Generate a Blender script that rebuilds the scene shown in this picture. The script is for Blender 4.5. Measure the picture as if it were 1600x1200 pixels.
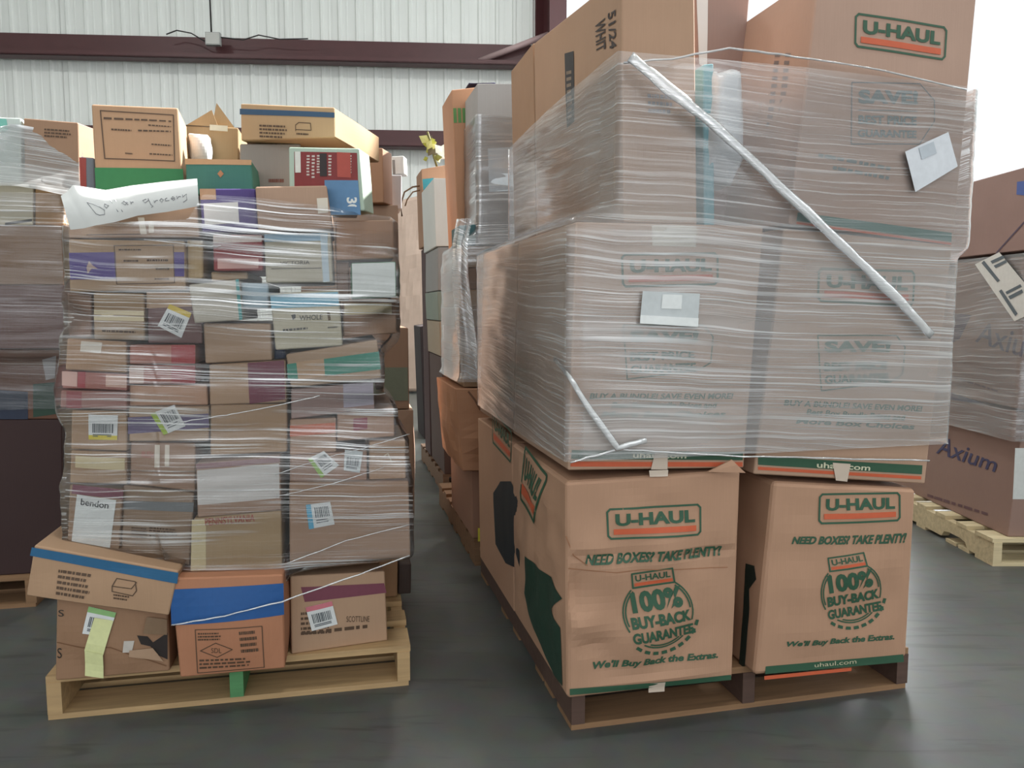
import bpy, bmesh, math, random
from mathutils import Vector, Matrix, noise as mnoise
random.seed(7)
SC = bpy.context.scene
COL = SC.collection
for _o in list(bpy.data.objects): bpy.data.objects.remove(_o)
R = math.radians

# ------------------------------------------------------------------ camera
FPX, CAM_H, PITCH = 1230.0, 1.15, R(5.5)
cam_d = bpy.data.cameras.new('camera'); cam = bpy.data.objects.new('camera', cam_d); COL.objects.link(cam)
cam_d.sensor_fit = 'HORIZONTAL'; cam_d.sensor_width = 36.0; cam_d.lens = 36.0 * FPX / 1600.0
cam_d.clip_start = .05; cam_d.clip_end = 200
cam.location = (0, 0, CAM_H); cam.rotation_euler = (R(90) - PITCH, 0, 0)
SC.camera = cam
# ------------------------------------------------------------------ daylight and exposure
SC.view_settings.view_transform = 'Standard'; SC.view_settings.look = 'None'
SC.view_settings.gamma = 1.0; SC.view_settings.use_curve_mapping = False
SC.view_settings.exposure = -0.13
W = bpy.data.worlds.new('overcast_sky'); SC.world = W; W.use_nodes = True
W.node_tree.nodes['Background'].inputs[0].default_value = (0.93, 0.97, 1.0, 1)
W.node_tree.nodes['Background'].inputs[1].default_value = 1.25
SC.cycles.use_denoising = True
SC.cycles.transparent_max_bounces = 18
SC.cycles.max_bounces = 7; SC.cycles.diffuse_bounces = 4; SC.cycles.glossy_bounces = 4
SC.cycles.sample_clamp_indirect = 6.0
SC.cycles.caustics_reflective = False; SC.cycles.caustics_refractive = False

def area_light(name, loc, rot, sx, sy, power, color=(1, 1, 1)):
    d = bpy.data.lights.new(name, 'AREA'); d.shape = 'RECTANGLE'; d.size = sx; d.size_y = sy
    d.energy = power; d.color = color
    o = bpy.data.objects.new(name, d); COL.objects.link(o); o.location = loc; o.rotation_euler = rot
    return o
# daylight through the open back door; side and front lamps are added fill
area_light('daylight_back_door', (5.6, 12.6, 3.4), (R(90), 0, R(156)), 7.0, 5.4, 1500, (.95, .98, 1.0))
area_light('added_side_fill', (9.7, 4.5, 5.5), (0, R(90), 0), 1.7, 11.0, 260, (.95, .98, 1.0))  # added fill at an unseen window band on the right
area_light('added_front_fill', (1.5, -5.2, 3.0), (R(90), 0, 0), 9.0, 4.6, 170, (1.0, .985, .96))  # added frontal fill; no door is built there

# sun through the roof skylight, from above on the right
sun_d = bpy.data.lights.new('skylight_sun', 'SUN'); sun_d.energy = 20; sun_d.angle = R(.8); sun_d.color = (1.0, .97, .93)
sun = bpy.data.objects.new('skylight_sun', sun_d); COL.objects.link(sun); sun.rotation_euler = Vector((-.62, -.42, -.66)).to_track_quat('-Z', 'Y').to_euler()

# ------------------------------------------------------------------ small helpers
def lin(c):
    return tuple(((v / 255.0) / 12.92 if v / 255.0 <= .04045 else ((v / 255.0 + .055) / 1.055) ** 2.4) for v in c)
MATS = {}
def new_mat(name):
    m = bpy.data.materials.new(name); m.use_nodes = True
    nt = m.node_tree; bs = nt.nodes['Principled BSDF']
    return m, nt, bs
def N(nt, t, **kw):
    n = nt.nodes.new(t)
    for k, v in kw.items(): setattr(n, k, v)
    return n
def plain(name, c, rough=.6, metal=0.0, var=.06, scale=8.0):
    if name in MATS: return MATS[name]
    m, nt, bs = new_mat(name); l = lin(c)
    tc = N(nt, 'ShaderNodeTexCoord'); ns = N(nt, 'ShaderNodeTexNoise'); ns.inputs['Scale'].default_value = scale; ns.inputs['Detail'].default_value = 4
    mx = N(nt, 'ShaderNodeMixRGB'); mx.inputs[1].default_value = (*[v * (1 - var) for v in l], 1); mx.inputs[2].default_value = (*[min(1, v * (1 + var)) for v in l], 1)
    nt.links.new(tc.outputs['Object'], ns.inputs['Vector']); nt.links.new(ns.outputs['Fac'], mx.inputs[0]); nt.links.new(mx.outputs[0], bs.inputs['Base Color'])
    bs.inputs['Roughness'].default_value = rough; bs.inputs['Metallic'].default_value = metal
    MATS[name] = m; return m
def cardboard(c):
    key = 'cardboard_%d_%d_%d' % c
    if key in MATS: return MATS[key]
    m, nt, bs = new_mat(key); l = lin(c); lum = .3 * l[0] + .6 * l[1] + .1 * l[2]; l = tuple((v * .84 + lum * .16) * .93 for v in l)
    tc = N(nt, 'ShaderNodeTexCoord')
    mp = N(nt, 'ShaderNodeMapping'); mp.inputs['Scale'].default_value = (260, 260, 6)
    n1 = N(nt, 'ShaderNodeTexNoise'); n1.inputs['Scale'].default_value = 1.0; n1.inputs['Detail'].default_value = 2
    n2 = N(nt, 'ShaderNodeTexNoise'); n2.inputs['Scale'].default_value = 5; n2.inputs['Detail'].default_value = 6
    oi = N(nt, 'ShaderNodeObjectInfo')
    hs = N(nt, 'ShaderNodeHueSaturation')
    mr = N(nt, 'ShaderNodeMapRange'); mr.inputs['To Min'].default_value = .93; mr.inputs['To Max'].default_value = 1.07
    nt.links.new(oi.outputs['Random'], mr.inputs['Value']); nt.links.new(mr.outputs[0], hs.inputs['Value'])
    mx = N(nt, 'ShaderNodeMixRGB'); mx.inputs[1].default_value = (*[v * .86 for v in l], 1); mx.inputs[2].default_value = (*[min(1, v * 1.1) for v in l], 1)
    ad = N(nt, 'ShaderNodeMath', operation='MULTIPLY_ADD'); ad.inputs[1].default_value = .3
    nt.links.new(tc.outputs['Object'], mp.inputs['Vector']); nt.links.new(mp.outputs[0], n1.inputs['Vector'])
    nt.links.new(tc.outputs['Object'], n2.inputs['Vector'])
    nt.links.new(n1.outputs['Fac'], ad.inputs[0])
    sc = N(nt, 'ShaderNodeMath', operation='MULTIPLY'); sc.inputs[1].default_value = .7
    nt.links.new(n2.outputs['Fac'], sc.inputs[0]); nt.links.new(sc.outputs[0], ad.inputs[2])
    nt.links.new(ad.outputs[0], mx.inputs[0]); nt.links.new(mx.outputs[0], hs.inputs['Color']); nt.links.new(hs.outputs[0], bs.inputs['Base Color'])
    bp = N(nt, 'ShaderNodeBump'); bp.inputs['Strength'].default_value = .08; bp.inputs['Distance'].default_value = .003
    nt.links.new(n1.outputs['Fac'], bp.inputs['Height']); nt.links.new(bp.outputs[0], bs.inputs['Normal'])
    bs.inputs['Roughness'].default_value = .72
    MATS[key] = m; return m
def ink(c): return plain('ink_%d_%d_%d' % c, c, .6, 0, .1, 60)
def wood(c):
    key = 'wood_%d_%d_%d' % c
    if key in MATS: return MATS[key]
    m, nt, bs = new_mat(key); l = lin(c)
    tc = N(nt, 'ShaderNodeTexCoord'); oi = N(nt, 'ShaderNodeObjectInfo')
    ad = N(nt, 'ShaderNodeVectorMath', operation='ADD'); cx = N(nt, 'ShaderNodeCombineXYZ')
    ml = N(nt, 'ShaderNodeMath', operation='MULTIPLY'); ml.inputs[1].default_value = 40
    nt.links.new(oi.outputs['Random'], ml.inputs[0]); nt.links.new(ml.outputs[0], cx.inputs[1]); nt.links.new(tc.outputs['Object'], ad.inputs[0]); nt.links.new(cx.outputs[0], ad.inputs[1])
    mp = N(nt, 'ShaderNodeMapping'); mp.inputs['Scale'].default_value = (3, 40, 40)
    ns = N(nt, 'ShaderNodeTexNoise'); ns.inputs['Scale'].default_value = 1.2; ns.inputs['Detail'].default_value = 5; ns.inputs['Distortion'].default_value = .6
    mx = N(nt, 'ShaderNodeMixRGB'); mx.inputs[1].default_value = (*[v * .55 for v in l], 1); mx.inputs[2].default_value = (*[min(1, v * 1.2) for v in l], 1)
    nt.links.new(ad.outputs[0], mp.inputs['Vector']); nt.links.new(mp.outputs[0], ns.inputs['Vector']); nt.links.new(ns.outputs['Fac'], mx.inputs[0]); nt.links.new(mx.outputs[0], bs.inputs['Base Color'])
    bp = N(nt, 'ShaderNodeBump'); bp.inputs['Strength'].default_value = .3; bp.inputs['Distance'].default_value = .002
    nt.links.new(ns.outputs['Fac'], bp.inputs['Height']); nt.links.new(bp.outputs[0], bs.inputs['Normal'])
    bs.inputs['Roughness'].default_value = .75
    MATS[key] = m; return m
def film_mat(name, base, streak, broad, tilt=0.0, gloss=.35, vs=75.0, gate_lo=.38, trans=.14):
    """clear stretch film: mostly see-through, whiter where creased or layered, its glints painted in as white streaks"""
    if name in MATS: return MATS[name]
    m, nt, bs = new_mat(name); nt.nodes.remove(bs)
    out = nt.nodes['Material Output']; L = nt.links.new
    uv = N(nt, 'ShaderNodeUVMap'); uv.uv_map = 'wrap'
    at = N(nt, 'ShaderNodeAttribute'); at.attribute_name = 'layers'
    wn = N(nt, 'ShaderNodeTexNoise'); wn.inputs['Scale'].default_value = 2.2; wn.inputs['Detail'].default_value = 2
    L(uv.outputs[0], wn.inputs['Vector'])
    sep = N(nt, 'ShaderNodeSeparateXYZ'); L(uv.outputs[0], sep.inputs[0])
    sk = N(nt, 'ShaderNodeMath', operation='MULTIPLY_ADD'); sk.inputs[1].default_value = tilt; L(sep.outputs[0], sk.inputs[0]); L(sep.outputs[1], sk.inputs[2])
    wv = N(nt, 'ShaderNodeMath', operation='MULTIPLY_ADD'); wv.inputs[1].default_value = .045; L(wn.outputs['Fac'], wv.inputs[0]); L(sk.outputs[0], wv.inputs[2])
    cb = N(nt, 'ShaderNodeCombineXYZ'); L(sep.outputs[0], cb.inputs[0]); L(wv.outputs[0], cb.inputs[1])
    def nz(sx, sy, det, z):
        mp = N(nt, 'ShaderNodeMapping'); mp.inputs['Scale'].default_value = (sx, sy, 1); mp.inputs['Location'].default_value = (z, z * 1.7, z)
        n = N(nt, 'ShaderNodeTexNoise'); n.inputs['Scale'].default_value = 1; n.inputs['Detail'].default_value = det
        L(cb.outputs[0], mp.inputs['Vector']); L(mp.outputs[0], n.inputs['Vector']); return n.outputs['Fac']
    def ramp(src, a, b):
        r = N(nt, 'ShaderNodeMapRange'); r.interpolation_type = 'SMOOTHSTEP'; r.inputs['From Min'].default_value = a; r.inputs['From Max'].default_value = b; L(src, r.inputs['Value']); return r.outputs[0]
    fine = nz(1.5, vs * 2.4, 4, 0.0); wide = nz(1.6, 7.0, 3, 5.0); gate = nz(3.0, 9.0, 2, 11.0); mid = nz(1.2, vs * 1.1, 4, 17.0)
    s1 = ramp(fine, .52, .66); s2 = ramp(mid, .54, .66); b1 = ramp(wide, .35, .7); g1 = ramp(gate, gate_lo, .62)
    def mul(a, b):
        n = N(nt, 'ShaderNodeMath', operation='MULTIPLY')
        for i, v in enumerate((a, b)):
            if isinstance(v, (int, float)): n.inputs[i].default_value = v
            else: L(v, n.inputs[i])
        return n.outputs[0]
    def add(a, b):
        n = N(nt, 'ShaderNodeMath', operation='ADD')
        for i, v in enumerate((a, b)):
            if isinstance(v, (int, float)): n.inputs[i].default_value = v
            else: L(v, n.inputs[i])
        n.use_clamp = True
        return n.outputs[0]
    st = mul(add(s1, mul(s2, .7)), g1)  # white streaks also stand for glints along the wrinkles
    fac = mul(add(add(mul(st, streak), mul(b1, broad)), base), at.outputs['Fac'])
    cl = N(nt, 'ShaderNodeMath', operation='MINIMUM'); cl.inputs[1].default_value = .9; L(fac, cl.inputs[0])
    bp = N(nt, 'ShaderNodeBump'); bp.inputs['Strength'].default_value = .5; bp.inputs['Distance'].default_value = .004
    L(add(fine, mid), bp.inputs['Height'])
    di = N(nt, 'ShaderNodeBsdfDiffuse'); di.inputs['Color'].default_value = (.92, .94, .95, 1)
    tl = N(nt, 'ShaderNodeBsdfTranslucent'); tl.inputs['Color'].default_value = (.8, .82, .84, 1)
    gl = N(nt, 'ShaderNodeBsdfGlossy'); gl.inputs['Roughness'].default_value = .16; gl.inputs['Color'].default_value = (.95, .97, 1, 1); L(bp.outputs[0], gl.inputs['Normal'])
    tr = N(nt, 'ShaderNodeBsdfTransparent'); tr.inputs['Color'].default_value = (.985, .985, .985, 1)
    m1 = N(nt, 'ShaderNodeMixShader'); m1.inputs[0].default_value = trans; L(di.outputs[0], m1.inputs[1]); L(tl.outputs[0], m1.inputs[2])
    m2 = N(nt, 'ShaderNodeMixShader'); m2.inputs[0].default_value = gloss; L(m1.outputs[0], m2.inputs[1]); L(gl.outputs[0], m2.inputs[2])
    m3 = N(nt, 'ShaderNodeMixShader'); L(cl.outputs[0], m3.inputs[0]); L(tr.outputs[0], m3.inputs[1]); L(m2.outputs[0], m3.inputs[2])
    fr = N(nt, 'ShaderNodeFresnel'); fr.inputs['IOR'].default_value = 1.35; L(bp.outputs[0], fr.inputs['Normal'])
    m4 = N(nt, 'ShaderNodeMixShader'); L(fr.outputs[0], m4.inputs[0]); L(m3.outputs[0], m4.inputs[1]); L(gl.outputs[0], m4.inputs[2])
    L(m4.outputs[0], out.inputs['Surface'])
    MATS[name] = m; return m

def mesh_obj(name, verts, faces, mat, parent=None, smooth=False):
    me = bpy.data.meshes.new(name); me.from_pydata([tuple(v) for v in verts], [], faces); me.update()
    if mat: me.materials.append(mat)
    if smooth:
        for p in me.polygons: p.use_smooth = True
    o = bpy.data.objects.new(name, me); COL.objects.link(o)
    if parent: o.parent = parent
    return o
def tag(o, label=None, cat=None, group=None, kind=None):
    if label: o['label'] = label
    if cat: o['category'] = cat
    if group: o['group'] = group
    if kind: o['kind'] = kind
    return o
def empty(name, loc=(0, 0, 0), rz=0):
    o = bpy.data.objects.new(name, None); COL.objects.link(o); o.location = loc; o.rotation_euler = (0, 0, rz); o.empty_display_size = .1
    return o
def box_geo(x0, x1, y0, y1, z0, z1):
    v = [(x, y, z) for z in (z0, z1) for y in (y0, y1) for x in (x0, x1)]
    f = [(0, 2, 3, 1), (4, 5, 7, 6), (0, 1, 5, 4), (2, 6, 7, 3), (0, 4, 6, 2), (1, 3, 7, 5)]
    return v, f
class Geo:
    def __init__(s): s.v = []; s.f = []
    def add(s, v, f):
        n = len(s.v); s.v += [tuple(p) for p in v]; s.f += [tuple(i + n for i in q) for q in f]; return s
    def box(s, *a): return s.add(*box_geo(*a))
    def tube(s, pts, r, n=6, flat=1.0):
        pts = [Vector(p) for p in pts]; rings = []
        for i, p in enumerate(pts):
            d = (pts[min(i + 1, len(pts) - 1)] - pts[max(i - 1, 0)]).normalized()
            a = d.cross(Vector((0, 0, 1)));
            if a.length < 1e-3: a = d.cross(Vector((1, 0, 0)))
            a.normalize(); b = d.cross(a)
            rr = r[i] if isinstance(r, (list, tuple)) else r
            rings.append([p + (a * math.cos(t) * flat + b * math.sin(t)) * rr for t in [2 * math.pi * k / n for k in range(n)]])
        v = [q for g in rings for q in g]; f = []
        for i in range(len(rings) - 1):
            for k in range(n): f.append((i * n + k, i * n + (k + 1) % n, (i + 1) * n + (k + 1) % n, (i + 1) * n + k))
        f.append(tuple(range(n))[::-1]); f.append(tuple((len(rings) - 1) * n + k for k in range(n)))
        return s.add(v, f)
    def obj(s, name, mat, parent=None, smooth=False): return mesh_obj(name, s.v, s.f, mat, parent, smooth)

CP, SP = math.cos(PITCH), math.sin(PITCH)
def ray(px, py):
    a = (px - 800.0) / FPX; b = (600.0 - py) / FPX
    return Vector((a, CP + b * SP, -SP + b * CP))
CAMV = Vector((0, 0, CAM_H))
def on_z(px, py, z=0.0):
    d = ray(px, py); return CAMV + d * ((z - CAM_H) / d.z)
class Frame:
    """an upright plane-aligned frame: x along a stack's front, y into its depth"""
    def __init__(s, o, yaw):
        s.o = Vector((o[0], o[1], 0)); s.yaw = yaw
        s.ex = Vector((math.cos(yaw), math.sin(yaw), 0)); s.ey = Vector((-math.sin(yaw), math.cos(yaw), 0))
    def hit(s, px, py, w=0.0):
        d = ray(px, py); t = ((s.o + s.ey * w - CAMV).dot(s.ey)) / d.dot(s.ey); p = CAMV + d * t
        return Vector(((p - s.o).dot(s.ex), p.z))
    def hit_x(s, px, py, x):
        d = ray(px, py); t = ((s.o + s.ex * x - CAMV).dot(s.ex)) / d.dot(s.ex); p = CAMV + d * t
        return Vector(((p - s.o).dot(s.ey), p.z))
    def world(s, x, y, z): return s.o + s.ex * x + s.ey * y + Vector((0, 0, z))
    def shifted(s, px, w, yaw):
        """a frame turned by another yaw whose front plane passes through the point seen at px on this frame's plane w"""
        h = s.hit(px, 500, w); p = s.world(h.x, w, 0); return Frame(p, yaw)

_TX = {}
def text_geo(s, bold=.0, shear=0.0):
    key = (s, bold, shear)
    if key in _TX: return _TX[key]
    cu = bpy.data.curves.new('lettering', 'FONT'); cu.body = s; cu.size = 1; cu.resolution_u = 3; cu.offset = bold; cu.shear = shear; cu.fill_mode = 'FRONT'
    ob = bpy.data.objects.new('lettering', cu); COL.objects.link(ob)
    dg = bpy.context.evaluated_depsgraph_get()
    me = bpy.data.meshes.new_from_object(ob.evaluated_get(dg))
    v = [(p.co.x, p.co.y) for p in me.vertices]; f = [tuple(p.vertices) for p in me.polygons]
    bpy.data.objects.remove(ob); bpy.data.curves.remove(cu); bpy.data.meshes.remove(me)
    x0 = min(p[0] for p in v); x1 = max(p[0] for p in v); y0 = min(p[1] for p in v); y1 = max(p[1] for p in v)
    v = [((p[0] - x0) / (x1 - x0), (p[1] - y0) / (y1 - y0)) for p in v]
    _TX[key] = (v, f); return v, f

def lerp(a, b, t): return a + (b - a) * t
def quadof(q):
    if len(q) == 4: x0, y0, x1, y1 = q; return [(x0, y0), (x1, y0), (x1, y1), (x0, y1)]
    return [tuple(q[i:i + 2]) for i in range(0, 8, 2)]   # TL TR BR BL

BOXES = []
class Carton:
    def __init__(s, name, label, q, w=0.0, depth=.4, mat=(170, 134, 102), frame=None, yaw=None, zb=None, zt=None, bulge=.004, crush=.002,
                 n=6, dzb=0.0, rnd=.004, cat='box', group=None, gap=.0012, pivot=None, dims=None, dents=()):
        f = frame
        if yaw is not None:
            pv = pivot if pivot is not None else quadof(q)[3][0]
            f = frame.shifted(pv, w, R(yaw)); w = 0.0
        s.f, s.w, s.D = f, w, depth
        if dims: BL, BR, TR, TL = [Vector(p) for p in dims]
        else: TL, TR, BR, BL = [f.hit(x, y, w) for x, y in quadof(q)]
        if zb is not None: BL.y = BR.y = zb
        if zt is not None: TL.y = TR.y = zt
        BL.x += gap; TL.x += gap; BR.x -= gap; TR.x -= gap; TL.y -= gap; TR.y -= gap
        s.cx = (BL.x + BR.x) / 2; s.z0 = min(BL.y, BR.y)
        o2 = Vector((s.cx, s.z0)); s.TL, s.TR, s.BR, s.BL = TL - o2, TR - o2, BR - o2, BL - o2
        s.bulge, s.crush, s.seed = bulge, crush, random.uniform(0, 90); s.dzb = dzb; s.rnd = rnd
        s.W = max((TR - TL).length, (BR - BL).length); s.H = max((TL - BL).length, (TR - BR).length)
        s.inks = {}; s.dents = dents
        s.build(name, mat, n)
        tag(s.ob, label, cat, group)
        BOXES.append(s)
    def bil(s, a, t):
        b = s.BL.lerp(s.BR, a); c = s.TL.lerp(s.TR, a); return b.lerp(c, t)
    def fdisp(s, x, z):
        a = min(1, max(0, (x + s.W / 2) / s.W)); t = min(1, max(0, z / s.H))
        e = math.sin(math.pi * a) * math.sin(math.pi * t)
        d = s.bulge * e + s.crush * (min(1, e * 2.5)) * mnoise.noise(Vector((x * 9 + s.seed, z * 9, s.seed)))
        for dx, dz, sx, sz, am in s.dents: d += am * math.exp(-((x - dx) / sx) ** 2 - ((z - dz) / sz) ** 2) * min(1, e * 6)
        return d
    def ldisp(s, y, z):
        a = min(1, max(0, y / s.D)); t = min(1, max(0, z / s.H)); e = math.sin(math.pi * a) * math.sin(math.pi * t)
        return s.bulge * .8 * e + s.crush * min(1, e * 2.5) * mnoise.noise(Vector((y * 9 + s.seed, z * 9, s.seed + 7)))
    def build(s, name, mat, n):
        def ticks(Lm):
            r = min(.2, s.rnd / max(Lm, .02)); return [0, r] + [r + (1 - 2 * r) * k / n for k in range(1, n)] + [1 - r, 1]
        ax, aq, at = ticks(s.W), ticks(s.D), ticks(s.H); m = len(ax) - 1; idx = {}; V = []; F = []
        def vid(i, j, k):
            if (i, j, k) in idx: return idx[(i, j, k)]
            a, q, t = ax[i], aq[j], at[k]; p = s.bil(a, t); x, y, z = p.x, q * s.D, p.y + s.dzb * q * t
            ext = (i in (0, m)) + (j in (0, m)) + (k in (0, m)); pull = .35 * s.rnd if ext == 2 else (.5 * s.rnd if ext == 3 else 0)
            if j == 0: y += pull if ext > 1 else -s.fdisp(x, z)
            if j == m: y -= pull
            if i == 0: x += pull if ext > 1 else -s.ldisp(y, z)
            if i == m: x -= pull if ext > 1 else -s.ldisp(y, z)
            if k == 0: z += pull
            if k == m: z -= pull
            idx[(i, j, k)] = len(V); V.append((x, y, z)); return idx[(i, j, k)]
        for i in range(m):
            for k in range(m):
                F.append((vid(i, 0, k), vid(i + 1, 0, k), vid(i + 1, 0, k + 1), vid(i, 0, k + 1)))
                F.append((vid(i, m, k), vid(i, m, k + 1), vid(i + 1, m, k + 1), vid(i + 1, m, k)))
                F.append((vid(0, i, k), vid(0, i, k + 1), vid(0, i + 1, k + 1), vid(0, i + 1, k)))
                F.append((vid(m, i, k), vid(m, i + 1, k), vid(m, i + 1, k + 1), vid(m, i, k + 1)))
                F.append((vid(i, k, 0), vid(i, k + 1, 0), vid(i + 1, k + 1, 0), vid(i + 1, k, 0)))
                F.append((vid(i, k, m), vid(i + 1, k, m), vid(i + 1, k + 1, m), vid(i, k + 1, m)))
        mt = mat if not isinstance(mat, tuple) else cardboard(mat)
        s.ob = mesh_obj(name, V, F, mt)
        p = s.f.world(s.cx, s.w, s.z0); s.ob.location = p; s.ob.rotation_euler = (0, 0, s.f.yaw)
    def dims(s, dz=0.0, dt=0.0):
        o2 = Vector((s.cx, s.z0 + dz)); return [s.BL + o2, s.BR + o2, s.TR + o2 + Vector((0, dt)), s.TL + o2 + Vector((0, dt))]
    # ---- points on faces
    def pt(s, px, py, face='F'):
        if face == 'F':
            h = s.f.hit(px, py, s.w); return Vector((h.x - s.cx, h.y - s.z0))
        xm = (s.BL.x + s.TL.x) / 2 if face == 'L' else (s.BR.x + s.TR.x) / 2
        h = s.f.hit_x(px, py, s.cx + xm); return Vector((h.x - s.w, h.y - s.z0))
    def sidex(s, z, face):
        t = min(1, max(0, z / s.H)); return lerp(s.BL.x, s.TL.x, t) if face == 'L' else lerp(s.BR.x, s.TR.x, t)
    def on(s, p, face='F', e=.0012):
        if face == 'F': return (p.x, -s.fdisp(p.x, p.y) - e, p.y)
        if face == 'L': return (s.sidex(p.y, 'L') - s.ldisp(p.x, p.y) - e, p.x, p.y)
        return (s.sidex(p.y, 'R') + s.ldisp(p.x, p.y) + e, p.x, p.y)
    def corner8(s):
        out = []
        for q in (0, 1):
            for p in (s.BL, s.BR, s.TR, s.TL):
                z = p.y + (s.dzb if q and p in (s.TR, s.TL) else 0)
                out.append(s.f.world(s.cx + p.x, s.w + q * s.D, s.z0 + z))
        return out
    # ---- prints
    def grid(s, q, face='F', e=.0012, nx=8, nz=4):
        P = [s.pt(x, y, face) for x, y in quadof(q)]; V = []; F = []
        for k in range(nz + 1):
            for i in range(nx + 1):
                a, t = i / nx, k / nz; p = P[3].lerp(P[2], a).lerp(P[0].lerp(P[1], a), t); V.append(s.on(p, face, e))
        for k in range(nz):
            for i in range(nx): F.append((k * (nx + 1) + i, k * (nx + 1) + i + 1, (k + 1) * (nx + 1) + i + 1, (k + 1) * (nx + 1) + i))
        if face == 'L': F = [f[::-1] for f in F]
        return V, F
    def patch(s, q, mat, name='colour_band', face='F', e=.0012, label=None, parent=None, nx=8, nz=4):
        V, F = s.grid(q, face, e, nx, nz)
        o = mesh_obj(name, V, F, ink(mat) if isinstance(mat, tuple) else mat, parent or s.ob)
        if label: o['label'] = label
        return o
    def inkgeo(s, c): return s.inks.setdefault(c, Geo())
    def text(s, t, q, c=(40, 40, 40), face='F', bold=.0, shear=0.0, e=.002):
        v, f = text_geo(t, bold, shear); P = [s.pt(x, y, face) for x, y in quadof(q)]
        V = [s.on(P[3].lerp(P[2], a).lerp(P[0].lerp(P[1], a), b), face, e) for a, b in v]
        g = Geo().add(V, f); g.obj('printed_lettering', ink(c), s.ob); return s
    def poly(s, pts, c, face='F', e=.0018):
        P = [s.pt(x, y, face) for x, y in pts]
        from mathutils.geometry import tessellate_polygon
        tri = tessellate_polygon([[Vector((p.x, p.y, 0)) for p in P]])
        stack = [[P[i] for i in t] for t in tri]; out = []
        while stack:
            t = stack.pop(); ls = [(t[(i + 1) % 3] - t[i]).length for i in range(3)]; k = ls.index(max(ls))
            if ls[k] > .035:
                m = t[k].lerp(t[(k + 1) % 3], .5); stack += [[t[k], m, t[(k + 2) % 3]], [m, t[(k + 1) % 3], t[(k + 2) % 3]]]
            else: out.append(t)
        g = Geo()
        for t in out: g.add([s.on(p, face, e) for p in t], [(0, 1, 2)])
        o = g.obj('printed_or_hole_shape', ink(c), s.ob); bm = bmesh.new(); bm.from_mesh(o.data); bmesh.ops.remove_doubles(bm, verts=bm.verts, dist=1e-5); bm.to_mesh(o.data); bm.free(); return s
    def line(s, pts, wpx, c, face='F', closed=False, e=.002):
        P = [s.pt(x, y, face) for x, y in pts]
        a0 = s.pt(pts[0][0], pts[0][1], face); a1 = s.pt(pts[0][0], pts[0][1] + wpx, face); hw = max(.0006, (a1 - a0).length / 2)
        if closed: P.append(P[0])
        Q = []
        for a, b in zip(P[:-1], P[1:]):
            m = max(1, int((b - a).length / .05))
            Q += [a.lerp(b, k / m) for k in range(m)]
        Q.append(P[-1]); g = Geo()
        for a, b in zip(Q[:-1], Q[1:]):
            d = (b - a);
            if d.length < 1e-6: continue
            d.normalize(); nn = Vector((-d.y, d.x)) * hw; ex = d * hw * .5
            g.add([s.on(p, face, e) for p in (a - ex - nn, b + ex - nn, b + ex + nn, a - ex + nn)], [(0, 1, 2, 3)])
        g.obj('printed_outline', ink(c), s.ob); return s
    def frame_line(s, q, wpx, c, face='F'): return s.line(quadof(q), wpx, c, face, True)
    def small_print(s, q, rows, c=(95, 75, 58), face='F', fill=.8):
        """rows of print too small to read: short dashes"""
        Q = [Vector(p) for p in quadof(q)]; rnd = random.Random(int(s.seed * 1000))
        for r in range(rows):
            t0 = (r + .2) / rows; t1 = (r + .72) / rows; x = 0.0; end = rnd.uniform(fill, 1)
            while x < end:
                wd = rnd.uniform(.04, .14); x1 = min(end, x + wd)
                pts = [Q[0].lerp(Q[1], a).lerp(Q[3].lerp(Q[2], a), t) for a, t in ((x, t1), (x1, t1), (x1, t0), (x, t0))]
                s.inkgeo(c).add([s.on(s.pt(p.x, p.y, face), face, .0018) for p in pts], [(0, 1, 2, 3)]); x = x1 + rnd.uniform(.015, .04)
        return s
    def sticker(s, q, strip=None, side='top', white=(222, 226, 226), bars=True, name='barcode_sticker', label=None, lines=0, e=.0035):
        st = s.patch(q, white, name, 'F', e, label, nx=3, nz=3); Q = [Vector(p) for p in quadof(q)]
        def sub(a0, b0, a1, b1): return sum([[*(Q[0].lerp(Q[1], a).lerp(Q[3].lerp(Q[2], a), b))] for a, b in ((a0, b0), (a1, b0), (a1, b1), (a0, b1))], [])
        if strip:
            r = {'top': (0, 0, 1, .2), 'bottom': (0, .82, 1, 1), 'left': (0, 0, .2, 1)}[side]; s.patch(sub(*r), strip, 'sticker_strip', 'F', e + .0008, None, st, 2, 2)
        if bars:
            g = Geo(); r0 = {'top': (.14, .34, .86, .72), 'bottom': (.14, .35, .86, .72), 'left': (.32, .16, .9, .6)}[side]; x = r0[0]; rnd = random.Random(int(s.seed * 77))
            while x < r0[2]:
                wd = rnd.uniform(.015, .05); v, f = s.grid(sub(x, r0[1], min(x + wd, r0[2]), r0[3]), 'F', e + .001, 1, 1); g.add(v, f); x += wd + rnd.uniform(.015, .04)
            for b in ((.78, .84) if side != 'left' else (.68, .78)):
                v, f = s.grid(sub(.15 if side != 'left' else .32, b, .8, b + .035), 'F', e + .001, 1, 1); g.add(v, f)
            g.obj('barcode', ink((70, 78, 86)), st)
        for k in range(lines):
            b = .12 + .8 * k / max(1, lines); v = Geo(); v.add(*s.grid(sub(.1, b, random.uniform(.5, .9), b + .05), 'F', e + .001, 1, 1)); v.obj('printed_line', ink((110, 118, 124)), st)
        return st
    def done(s):
        for c, g in s.inks.items(): g.obj('printed_lines', ink(c), s.ob)['kind'] = 'stuff'
        s.inks = {}; return s

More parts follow.
